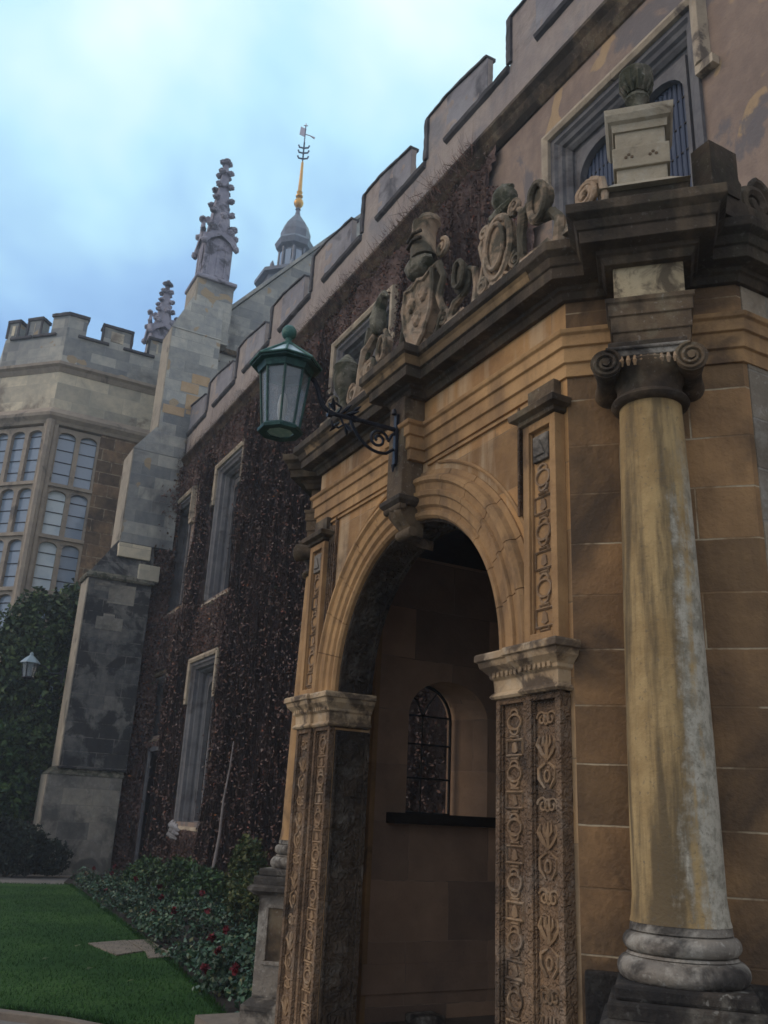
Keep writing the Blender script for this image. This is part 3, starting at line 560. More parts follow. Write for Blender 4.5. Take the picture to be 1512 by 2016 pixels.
# backing of matted stems
ny, nz = 200, 120; Yg = np.linspace(6.4, 25.3, ny); Zg = np.linspace(0.1, 11.0, nz); YY, ZZ = np.meshgrid(Yg, Zg, indexing='ij')
D = np.clip(ivy_depth(YY, ZZ)*0.6+rng.uniform(-0.02, 0.02, YY.shape), 0.02, 0.4)
bv = np.stack([XF-D, YY, ZZ], -1).reshape(-1, 3); okc = ivy_ok((YY[:-1, :-1]+YY[1:, 1:])/2, (ZZ[:-1, :-1]+ZZ[1:, 1:])/2)
fs = []
for i in range(ny-1):
    for j in range(nz-1):
        if okc[i, j]: fs.append((i*nz+j, (i+1)*nz+j, (i+1)*nz+j+1, i*nz+j+1))
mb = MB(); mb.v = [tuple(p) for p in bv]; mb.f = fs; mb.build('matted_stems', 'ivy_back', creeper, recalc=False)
nl = 230000
yy = 6.4+19*rng.uniform(0, 1, nl)**0.85; zz = rng.uniform(0.1, 11.15, nl)
clump = 0.6*np.sin(yy*9.0+np.sin(zz*1.3)*1.2)+0.5*np.sin(yy*3.1+np.sin(zz*1.7)*1.5)*np.sin(zz*1.1+yy*0.7)
ok = ivy_ok(yy, zz) & (rng.uniform(size=nl) < 0.58+0.40*clump); yy, zz = yy[ok], zz[ok]
dd = np.clip(ivy_depth(yy, zz)+rng.exponential(0.035, len(yy)), 0.03, 0.6)
Pv = np.stack([XF-dd, yy, zz], 1)
sz = 0.021+0.0008*yy
V = leaves(Pv, 1.0, flat=(-0.6, -0.2, 0.3), aspect=0.5, jitter=0.8)
ctr = np.repeat(Pv, 4, axis=0); V = ctr+(V-ctr)*np.repeat(sz, 4)[:, None]
fast_mesh('foliage', V, 4, 'ivy', creeper)
# creeper bulging out of the corner beside the buttress
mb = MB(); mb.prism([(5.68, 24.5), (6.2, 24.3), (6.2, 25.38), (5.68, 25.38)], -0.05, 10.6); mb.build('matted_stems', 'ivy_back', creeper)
nc = 9000; xx = rng.uniform(5.55, 6.2, nc); zc_ = rng.uniform(0.1, 10.7, nc); yc_ = 24.5-(xx-5.6)*0.35-rng.exponential(0.06, nc)+0.08*np.sin(zc_*3)
Pc = np.stack([xx, yc_, zc_], 1); Vc = leaves(Pc, 0.055, flat=(-0.2, -0.7, 0.3), aspect=0.5, jitter=0.8); fast_mesh('foliage', Vc, 4, 'ivy', creeper)
# hanging vertical stems: thin ribbons in three-sided tubes
vs = []; 
def strand(y, z, ln, wd, n=7, wob=0.06, dep=None):
    zz_ = z-np.linspace(0, ln, n); yy_ = y+np.cumsum(rng.normal(0, wob*0.5, n)); dd_ = (ivy_depth(yy_, zz_)+0.03+np.abs(np.cumsum(rng.normal(0, 0.012, n))))
    P = np.stack([XF-np.maximum(dd_, 0.05), yy_, zz_], 1); o = []
    if not np.all(ivy_ok(yy_, np.clip(zz_, 0.2, 10.9))): return
    for i in range(n-1):
        a, b = P[i], P[i+1]; q = np.array([-wd*0.6, -wd, 0]); o += [a-q, b-q, b+q, a+q]
    vs.extend(o)
for _ in range(17000):
    y_ = 6.6+18.5*rng.uniform()**0.9; z_ = rng.uniform(0.8, 11); strand(y_, z_, rng.uniform(0.4, 2.4), rng.uniform(0.004, 0.015), wob=0.045)
fast_mesh('hanging_stems', np.array(vs), 4, 'vine', creeper)
# ragged fringe of twigs at the top edge overlapping the string course and parapet foot
nt2 = 4500; y_ = rng.uniform(8.9, 25.2, nt2); z_ = rng.uniform(10.8, 11.25, nt2); ln = rng.exponential(0.14, nt2); a_ = rng.normal(0, 0.7, nt2)
P0 = np.stack([np.full(nt2, XF-0.2)-rng.uniform(0, 0.12, nt2), y_, z_], 1); P1 = P0+np.stack([-rng.uniform(0, .08, nt2), np.sin(a_)*ln, np.cos(a_)*ln*1.3], 1)
q = np.tile(np.array([0.003, 0.007, 0]), (nt2, 1)); fast_mesh('twig_fringe', np.stack([P0-q, P0+q, P1+q*0.4, P1-q*0.4], 1).reshape(-1, 3), 4, 'ivy', creeper)
# broken white stone low in the creeper
q = MB()
for i in range(9):
    a = rng.uniform(-1, 1, 3); FFp = (19.86+a[0]*0.22, 1.17+a[1]*0.16)
    q.tube([FF.p(FFp[0]-0.10, 0.34, FFp[1]-0.05), FF.p(FFp[0], 0.42, FFp[1]), FF.p(FFp[0]+0.06, 0.36, FFp[1]+0.08)], [0.02, 0.07, 0.02], 6)
tag(q.build('broken_ledge', 'flesh_stone'), 'broken white stone ledge showing low in the brown creeper', 'stone')

# ================================================================== PORCH
porch = thing('porch', 'ornate ochre stone porch with round arch, corner column and carved pilasters', 'porch', (3.2, 4.3, 0))
F = Fr((2.5, 0), (0, 1), (-1, 0)); r2 = math.sqrt(.5)
CR = Fr((2.775, 2.645), (r2, -r2), (-r2, -r2)); CL = Fr((2.845, 6.005), (-r2, -r2), (-r2, r2))
P0, P1, P2_, P3, P4, P5 = (6.2, 2.37), (3.05, 2.37), (2.5, 2.92), (2.5, 5.73), (3.05, 6.28), (6.2, 6.28)
YC, ZS, RA = 4.325, 2.37, 0.90
mb = MB(); F.arch_wall(mb, 2.92, 5.73, 0.2, 4.2, YC-RA, YC+RA, 0.2, ZS, RA, -0.25, 0.0, nseg=40); mb.build('arch_wall', 'ochre_wall', porch, recalc=False)
mb = MB(); mb.prism([(2.5, 2.92), (3.05, 2.37), (3.45, 2.37), (3.45, 2.67), (3.17, 2.67), (2.753, 3.09), (2.753, 2.917)][::-1], 0.2, 4.2); mb.build('corner_wall', 'ochre_block', porch)
mb = MB(); mb.prism([(3.08, 2.364), (6.15, 2.364), (6.15, 2.67), (3.08, 2.67)], 0.2, 4.2); mb.build('side_wall', 'side_plaster', porch)
mb = MB(); mb.prism([(2.5, 5.732), (2.57, 5.732), (3.118, 6.28), (3.2, 6.28), (3.2, 5.95), (3.16, 5.95), (2.753, 5.56), (2.753, 5.733)], 0.2, 4.2); mb.build('corner_wall', 'ochre', porch)
SW = Fr((0, 6.28), (1, 0), (0, 1))
mb = MB(); SW.arch_wall(mb, 3.2, 6.18, 0.2, 4.2, 3.47, 4.02, 1.64, 2.37, 0.28, -0.33, 0.0, a2=3.46, b2=4.19, nseg=20); mb.build('side_wall', 'interior', porch, recalc=False)
# inner lining: back wall, ceiling, floor
mb = MB(); mb.prism([(6.0, 2.67), (6.17, 2.67), (6.17, 5.95), (6.0, 5.95)], 0.2, 4.2); mb.build('back_wall', 'interior', porch)
mb = MB(); mb.prism([(2.753, 2.95), (3.17, 2.66), (6.15, 2.66), (6.15, 5.96), (3.17, 5.96), (2.753, 5.70)], 3.62, 3.7); mb.build('ceiling', 'dark_wood', porch)
mb = MB(); mb.prism([(2.2, 2.1), (6.19, 2.1), (6.19, 6.5), (2.2, 6.5)][::1], 0.0, 0.3); mb.build('floor', 'flag', porch)
mb = MB(); mb.prism([(2.52, 2.93), (3.06, 2.39), (6.19, 2.39), (6.19, 6.26), (3.2, 6.26), (2.52, 5.6)], 4.195, 4.25); mb.build('roof', 'lead', porch)
# window in the far side wall: frame, bars, sill board
iw = MB()
def ring2d(fr, mb, a, b, z0, zp, rise, d, r):
    c, h = (a+b)/2, (b-a)/2; pts = [(a, z0)] + [(c-h*math.cos(PI*i/16), zp+rise*math.sin(PI*i/16)) for i in range(17)] + [(b, z0), (a, z0)]
    fr.tube(mb, pts, d, r, 6)
ring2d(SW, iw, 3.48, 4.01, 1.66, 2.37, 0.27, -0.06, 0.014)
for zz_ in (1.66+0.26, 1.66+0.52, 2.40): SW.tube(iw, [(3.48, zz_), (4.01, zz_)], -0.06, 0.008)
SW.tube(iw, [(3.745, 1.66), (3.745, 2.40)], -0.06, 0.008)
SW.tube(iw, [(3.745, 2.40), (3.70, 2.50), (3.62, 2.585)], -0.06, 0.008); SW.tube(iw, [(3.745, 2.40), (3.80, 2.50), (3.87, 2.585)], -0.06, 0.008)
wi = iw.build('window', 'lead_line', porch, smooth=True)
p = MB(); SW.box(p, 3.47, 4.02, -0.03, -0.024, 1.64, 2.66); p.build('pane', 'window_glass', wi)
mb = MB(); SW.box(mb, 3.30, 4.26, -0.44, -0.05, 1.58, 1.655); mb.build('sill', 'dark_wood', porch, bevel=0.006)
# bench and dado inside along the far wall
mb = MB(); mb.prism([(3.5, 5.74), (3.72, 5.74), (3.72, 5.93), (3.5, 5.93)], 0.3, 0.36); mb.build('worn_step', 'base_stone', porch, bevel=0.015)
mb = MB(); mb.prism([(3.16, 5.935), (5.98, 5.935), (5.98, 5.948), (3.16, 5.948)], 0.47, 0.66); mb.build('dado_panel', 'interior', porch, bevel=0.008)

# entablature: outline with breaks over the columns and the keystone
DC = 0.15; hb = 0.165
def outline(k_=0.10, hk=0.108, ressaut=True, dr=None):
    dr = (DC+0.10) if dr is None else dr
    out = [(6.15, 6.28), (3.12, 6.28)]
    if ressaut:
        for s_, d_ in ((-hb, 0), (-hb, dr), (hb, dr), (hb, 0)): q = CL.o+CL.u*s_+CL.n*d_; out.append((q.x, q.y))
    out += [(2.57, 5.73), (2.5, 5.73)]
    for s_, d_ in ((YC+hk, 0), (YC+hk, k_), (YC-hk, k_), (YC-hk, 0)): out.append(F.p(s_, d_, 0)[:2])
    out.append((2.5, 2.92))
    if ressaut:
        for s_, d_ in ((-hb, 0), (-hb, dr), (hb, dr), (hb, 0)): q = CR.o+CR.u*s_+CR.n*d_; out.append((q.x, q.y))
    out += [(3.05, 2.37), (6.15, 2.37)]
    return out
# CL.u runs (-,-): going from P4 (3.05,6.28) towards P3 (2.5,5.73)
OL = outline()
# outline direction: start far side, outward normal is on the right-hand side when walking -> side=-1 ... checked below
arch_prof = [(-0.02, 3.62), (0.014, 3.62), (0.014, 3.685), (0.028, 3.69), (0.028, 3.765), (0.042, 3.77), (0.042, 3.825), (0.056, 3.835), (0.062, 3.855), (-0.02, 3.86)]
mb = MB(); mb.sweep(outline(ressaut=False), arch_prof, side=-1); mb.build('architrave', 'ochre', porch, bevel=0.003)
for fr in (CR, CL):
    mb = MB(); mb.sweep(fr.path([(-hb+0.01, 0.0), (-hb+0.01, DC+0.09), (hb-0.01, DC+0.09), (hb-0.01, 0.0)]), [(o_*0.6, z_) for o_, z_ in arch_prof], side=-1); fr.box(mb, -hb+0.015, hb-0.015, 0.0, DC+0.085, 3.624, 3.852); mb.build('architrave_block', 'sooty_soft', porch, bevel=0.003)
cor = [(-0.03, 4.03), (0.025, 4.03), (0.04, 4.065), (0.055, 4.07), (0.06, 4.09), (0.125, 4.095), (0.127, 4.155), (0.137, 4.16), (0.15, 4.20), (0.18, 4.225), (0.18, 4.275), (0.14, 4.285), (-0.03, 4.30)]
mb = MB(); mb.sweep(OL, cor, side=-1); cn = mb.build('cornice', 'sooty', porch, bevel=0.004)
OF = [(2.5, 5.73)]+[F.p(s_, d_, 0)[:2] for s_, d_ in ((YC+0.108, 0), (YC+0.108, 0.10), (YC-0.108, 0.10), (YC-0.108, 0))]+[(2.5, 3.02)]
mb = MB(); mb.sweep(OF, [(0.10, 4.156), (0.131, 4.160), (0.141, 4.166), (0.152, 4.196), (0.165, 4.21), (0.10, 4.215)], side=-1); mb.build('cyma_moulding', 'sooty_band', cn)
# frieze blocks over the two columns
for fr, mt_ in ((CR, 'cream'), (CL, 'sooty_soft')):
    mb = MB(); fr.box(mb, -hb+0.012, hb-0.012, 0.0, DC+0.09, 3.856, 4.035); mb.build('frieze_block', mt_, porch, bevel=0.006)
# archivolt
ap = [(0.90, -0.24), (0.90, 0.02), (0.915, 0.035), (0.935, 0.035), (0.945, 0.022), (0.96, 0.022), (0.975, 0.04), (1.02, 0.04), (1.03, 0.055), (1.055, 0.06), (1.062, 0.045), (1.10, 0.05), (1.115, 0.068), (1.135, 0.066), (1.15, 0.05), (1.16, 0.02), (1.19, 0.012), (1.19, -0.01)]
for k in range(13):
    mb = MB(); F.arch_ring(mb, YC, ZS, ap, a0=PI*k/13+0.0022, a1=PI*(k+1)/13-0.0022, nseg=6); mb.build('voussoir', 'ochre', porch)
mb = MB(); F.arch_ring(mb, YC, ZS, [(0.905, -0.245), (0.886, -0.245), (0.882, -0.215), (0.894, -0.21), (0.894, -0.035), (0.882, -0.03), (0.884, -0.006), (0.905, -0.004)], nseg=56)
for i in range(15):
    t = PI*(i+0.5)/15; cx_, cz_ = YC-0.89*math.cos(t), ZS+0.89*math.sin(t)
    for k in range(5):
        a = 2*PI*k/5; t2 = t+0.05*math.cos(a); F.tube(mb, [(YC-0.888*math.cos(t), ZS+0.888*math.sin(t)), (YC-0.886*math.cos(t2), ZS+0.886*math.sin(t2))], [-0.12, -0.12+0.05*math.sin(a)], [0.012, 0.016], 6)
mb.build('soffit_carving', 'jamb_shaded', porch)
# bead line round the archivolt
mb = MB()
for i in range(110):
    t = PI*(i+0.5)/110; p0 = Vector(F.p(YC-1.0375*math.cos(t), 0.05, ZS+1.0375*math.sin(t))); t2 = t+0.010; p1 = Vector(F.p(YC-1.0375*math.cos(t2), 0.05, ZS+1.0375*math.sin(t2)))
    mb.tube([p0, p1], 0.006, 5)
mb.build('bead_moulding', 'carved_hi', porch)
# outer spandrel line
for t0, t1 in ((0.35, 1.35), (1.80, 2.79)):
    mb = MB(); F.arch_ring(mb, YC, ZS, [(1.225, -0.01), (1.225, 0.01), (1.235, 0.014), (1.243, 0.01), (1.243, -0.01)], a0=t0, a1=t1, nseg=24); mb.build('spandrel_moulding', 'ochre', porch)
for a_, b_ in ((YC-1.06, YC-1.045), (YC+1.045, YC+1.06)):
    mb = MB(); F.box(mb, a_, b_, 0.0, 0.022, 3.02, 3.60); mb.build('spandrel_moulding', 'carved', porch)
mb = MB(); F.box(mb, 3.0, YC-0.16, 0.0, 0.016, 3.585, 3.60); F.box(mb, YC+0.16, 5.66, 0.0, 0.016, 3.585, 3.60); mb.build('spandrel_moulding', 'ochre', porch)

# pilasters ---------------------------------------------------------
def panel(fr, parent, s0, s1, z0, z1, d, b=0.035, sink=0.03, mat='ochre'):
    """raised frame round a sunk panel"""
    mb = MB(); fr.box(mb, s0, s1, 0.0, d-sink, z0, z1); fr.box(mb, s0, s0+b, d-sink-0.002, d, z0, z1); fr.box(mb, s1-b, s1, d-sink-0.002, d, z0, z1)
    fr.box(mb, s0+b, s1-b, d-sink-0.002, d, z0, z0+b); fr.box(mb, s0+b, s1-b, d-sink-0.002, d, z1-b, z1)
    fr.box(mb, s0+b, s0+b+0.008, d-sink-0.001, d-sink*0.45, z0+b, z1-b); fr.box(mb, s1-b-0.008, s1-b, d-sink-0.001, d-sink*0.45, z0+b, z1-b)
    return mb.build('pilaster', mat, parent, bevel=0.003)
def strapwork(fr, parent, s0, s1, z0, z1, d, step=0.30, r=0.008, mat='carved_hi'):
    mb = MB(); c = (s0+s1)/2; h = (s1-s0)/2*0.86; z = z1; i = 0
    while z-step > z0-0.02:
        if i % 2 == 0:      # oval ring with small hooks
            zc = z-step*0.5; fr.tube(mb, [(c+h*0.82*math.cos(a), zc+step*0.30*math.sin(a)) for a in np.linspace(0, 2*PI, 17)], d, r, 5)
            for sg in (-1, 1):
                fr.tube(mb, [(c+h*math.cos(a)*0.5, zc+sg*step*0.30+sg*step*0.22*(math.sin(a)*0.9)) for a in np.linspace(0, PI*1.15, 9)], d, r, 5)
        else:               # square cartouche with tabs
            zc = z-step*0.5; q = step*0.30
            fr.tube(mb, [(c-h, zc-q), (c-h, zc+q), (c+h, zc+q), (c+h, zc-q), (c-h, zc-q)], d, r, 4)
            for sg in (-1, 1): fr.tube(mb, [(c-h*0.45, zc+sg*q), (c-h*0.5, zc+sg*(q+step*0.13)), (c+h*0.5, zc+sg*(q+step*0.13)), (c+h*0.45, zc+sg*q)], d, r, 4)
            fr.poly(mb, [(c-h*0.35, zc-q*0.5), (c, zc-q*0.75), (c+h*0.35, zc-q*0.5), (c+h*0.2, zc+q*0.5), (c, zc+q*0.7), (c-h*0.2, zc+q*0.5)], d-0.008, d+0.003)
        z -= step; i += 1
    return mb.build('strapwork_carving', mat, parent, smooth=True)
def leafwork(fr, parent, s0, s1, z0, z1, d, step=0.17, mat='carved_hi', seed=1):
    rr = random.Random(seed); mb = MB(); c = (s0+s1)/2; h = (s1-s0)/2*0.92; z = z1; i = 0
    while z-step > z0-0.01:
        zc = z-step/2; k = i % 3
        for sg in (-1, 1):
            if k == 0:
                fr.tube(mb, [(a, b) for a, b in spiral((c+sg*h*0.45, zc), h*0.50, h*0.12, 1.25, rr.uniform(0, 1)+(0 if sg > 0 else PI), 16, sg)], d, 0.0065, 5)
            elif k == 1:
                fr.tube(mb, [(c, zc-step*0.45), (c+sg*h*0.5, zc-step*0.2), (c+sg*h*0.9, zc+step*0.1), (c+sg*h*0.7, zc+step*0.38)], d, [0.005, 0.010, 0.011, 0.004], 5)
                fr.tube(mb, [(c, zc-step*0.1), (c+sg*h*0.35, zc+step*0.15), (c+sg*h*0.3, zc+step*0.4)], d, [0.005, 0.009, 0.004], 5)
            else:
                fr.tube(mb, [(c+sg*h*0.15, zc+step*0.45), (c+sg*h*0.8, zc+step*0.25), (c+sg*h*0.75, zc-step*0.1), (c+sg*h*0.25, zc-step*0.42)], d, [0.005, 0.009, 0.010, 0.005], 5)
        if k != 1: fr.tube(mb, [(c+h*0.25*math.cos(a), zc+step*0.2*math.sin(a)) for a in np.linspace(0, 2*PI, 11)], d, 0.0065, 5)
        else: fr.tube(mb, [(c, zc-step*0.4), (c, zc), (c, zc+step*0.45)], d, [0.009, 0.014, 0.004], 6)
        z -= step; i += 1
    return mb.build('foliage_carving', mat, parent, smooth=True)
for sg, tg in ((1, 'R'), (-1, 'L')):       # sg=1: near side, mirrored about YC
    mir = (lambda a, b, sg=sg: (a, b) if sg == 1 else (2*YC-b, 2*YC-a))
    # upper pilaster strip from the impost to the small capital
    a, b = mir(2.945, 3.185); pu = panel(F, porch, a, b, 2.37, 3.44, 0.06, b=0.042, sink=0.028, mat='ochre')
    strapwork(F, pu, a+0.05, b-0.05, 2.41, 3.22, 0.036, 0.134, r=0.0075)
    mb = MB(); cc = (a+b)/2; F.box(mb, cc-0.058, cc+0.058, 0.03, 0.052, 3.235, 3.37); F.poly(mb, [(cc-0.04, 3.26), (cc+0.04, 3.26), (cc, 3.345)], 0.05, 0.062); mb.build('diamond_boss', 'base_stone', pu, bevel=0.006)
    # little capital
    mb = MB(); pth = [F.p(b+0.0, 0.0, 0)[:2], F.p(b, 0.062, 0)[:2], F.p(a, 0.062, 0)[:2], F.p(a, 0.0, 0)[:2]]
    mb.sweep(pth, [(-0.01, 3.44), (0.015, 3.445), (0.018, 3.465), (0.05, 3.475), (0.055, 3.505), (0.03, 3.52), (-0.01, 3.52)], side=-1); F.box(mb, a+0.002, b-0.002, 0, 0.06, 3.44, 3.515); F.box(mb, a+0.02, b-0.02, 0, 0.045, 3.515, 3.628)
    mb.build('small_capital', 'sooty_soft', pu, bevel=0.003)
    # grooved strip between pilaster and arch
    g0, g1 = mir(3.19, 3.24); mb = MB()
    for k in range(3): F.box(mb, g0+0.003+k*0.017, g0+0.013+k*0.017, 0, 0.03-0.006*(k if sg == 1 else 2-k), 2.37, 3.0 + (0.55 if True else 0)); 
    mb.build('reeded_strip', 'carved', pu)
    # lower outer pilaster
    a, b = mir(2.945, 3.175); pl_ = panel(F, porch, a, b, 0.3, 2.155, 0.06, b=0.035, sink=0.026, mat='carved')
    leafwork(F, pl_, a+0.040, b-0.040, 0.36, 2.10, 0.038, 0.118, seed=3+sg)
    # lower inner jamb strip
    a, b = mir(3.19, 3.425); pj = panel(F, porch, a, b, 0.3, 2.155, 0.042, b=0.030, sink=0.024, mat='carved')
    strapwork(F, pj, a+0.05, b-0.05, 0.36, 2.10, 0.022, 0.112, r=0.007)
    # impost moulding over both
    a, b = mir(2.945, 3.425); mb = MB()
    if sg == 1: pth = [F.p(b, -0.25, 0)[:2], F.p(b, 0.045, 0)[:2], F.p(3.18, 0.045, 0)[:2], F.p(3.18, 0.066, 0)[:2], F.p(a, 0.066, 0)[:2], F.p(a, 0.0, 0)[:2]]
    else: pth = [F.p(b, 0.0, 0)[:2], F.p(b, 0.066, 0)[:2], F.p(5.47, 0.066, 0)[:2], F.p(5.47, 0.045, 0)[:2], F.p(a, 0.045, 0)[:2], F.p(a, -0.25, 0)[:2]]
    imp = [(-0.01, 2.15), (0.012, 2.15), (0.022, 2.162), (0.012, 2.175), (0.004, 2.18), (0.007, 2.235), (0.02, 2.245), (0.022, 2.26), (0.035, 2.275), (0.055, 2.295), (0.062, 2.32), (0.074, 2.325), (0.074, 2.35), (0.068, 2.36), (-0.01, 2.366)]
    mb.sweep(pth, imp, side=-1); F.box(mb, a, b, -0.24, 0.04, 2.14, 2.365)
    ic = mb.build('impost', 'pale_moulding', porch, bevel=0.002)
    mb = MB(); nn_ = 14
    for k in range(nn_):
        s_ = a+0.01+(b-a-0.02)*(k+0.5)/nn_; dd_ = 0.085 if (s_ < 3.18 or s_ > 5.47) else 0.064
        F.box(mb, s_-0.010, s_+0.010, dd_-0.03, dd_+0.012, 2.248, 2.270)
    mb.build('dentil_row', 'pale_moulding', ic)
# jamb reveals with diamond panels (inside of the opening, far side visible)
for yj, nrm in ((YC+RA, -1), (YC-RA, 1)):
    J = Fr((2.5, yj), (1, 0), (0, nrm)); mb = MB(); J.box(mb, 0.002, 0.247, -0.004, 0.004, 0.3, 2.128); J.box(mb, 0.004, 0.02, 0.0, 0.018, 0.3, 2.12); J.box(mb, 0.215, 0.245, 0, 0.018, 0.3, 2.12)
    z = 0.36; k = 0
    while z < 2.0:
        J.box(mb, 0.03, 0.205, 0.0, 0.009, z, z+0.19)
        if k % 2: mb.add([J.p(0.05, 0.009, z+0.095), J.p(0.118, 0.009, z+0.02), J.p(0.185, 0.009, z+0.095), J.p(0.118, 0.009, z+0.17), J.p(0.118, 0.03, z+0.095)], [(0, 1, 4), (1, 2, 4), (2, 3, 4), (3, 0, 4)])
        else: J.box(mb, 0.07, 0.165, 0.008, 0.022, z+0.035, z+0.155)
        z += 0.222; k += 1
    mb.build('jamb_panel', 'jamb_shaded', porch, bevel=0.003)
# keystone block, console scroll and hanging leaf
mb = MB(); F.box(mb, YC-0.09, YC+0.09, 0.0, 0.145, 3.36, 4.04)
ks = mb.build('keystone', 'sooty_soft', porch, bevel=0.006)
mb = MB(); mb.sweep([F.p(YC+0.09, 0, 0)[:2], F.p(YC+0.09, 0.145, 0)[:2], F.p(YC-0.09, 0.145, 0)[:2], F.p(YC-0.09, 0, 0)[:2]], [(-0.01, 3.34), (0.012, 3.345), (0.03, 3.365), (0.03, 3.39), (0.0, 3.405), (-0.01, 3.405)], side=-1); F.box(mb, YC-0.088, YC+0.088, 0, 0.14, 3.342, 3.40); mb.build('console_cap', 'sooty', ks, bevel=0.003)
mb = MB(); nsec = 15; vs = []; prof = []
for i in range(nsec):
    t = i/(nsec-1); z = 3.345-0.17*t; d1 = 0.13-0.07*t+0.02*math.sin(t*PI*2.0); hw = 0.08-0.02*t
    prof.append((z, d1, hw))
for z, d1, hw in prof: vs += [F.p(YC-hw, -0.03, z), F.p(YC-hw, d1, z), F.p(YC-hw*0.35, d1+0.015, z), F.p(YC, d1+0.004, z), F.p(YC+hw*0.35, d1+0.015, z), F.p(YC+hw, d1, z), F.p(YC+hw, -0.03, z)]
mb.add(vs, [(i*7+k, i*7+(k+1) % 7, (i+1)*7+(k+1) % 7, (i+1)*7+k) for i in range(nsec-1) for k in range(7)] + [tuple(range(7)), tuple((nsec-1)*7+k for k in range(7))])
mb.build('console', 'sooty_soft', ks, smooth=True)
mb = MB(); F.tube(mb, [(YC-0.08, 3.195), (YC+0.08, 3.195)], 0.05, 0.030, 12); mb.build('scroll', 'sooty_soft', ks, smooth=True)
mb = MB(); F.tube(mb, [(YC-0.10, 3.335), (YC+0.10, 3.335)], 0.135, 0.022, 12); mb.build('scroll', 'sooty_soft', ks, smooth=True)
mb = MB(); tp = [(0.05, 3.18, 0.05), (0.02, 3.165, 0.06), (-0.03, 3.15, 0.045), (-0.08, 3.14, 0.025), (-0.14, 3.135, 0.003)]; vs = []
for d_, z, hw in tp: vs += [F.p(YC-hw, d_, z+0.03), F.p(YC-hw*0.4, d_, z-0.01), F.p(YC, d_, z+0.012), F.p(YC+hw*0.4, d_, z-0.01), F.p(YC+hw, d_, z+0.03), F.p(YC, d_, z+0.05)]
mb.add(vs, [(i*6+k, i*6+(k+1) % 6, (i+1)*6+(k+1) % 6, (i+1)*6+k) for i in range(4) for k in range(6)] + [tuple(range(6)), tuple(24+k for k in range(6))]); mb.build('hanging_leaf', 'carved', ks, smooth=True)

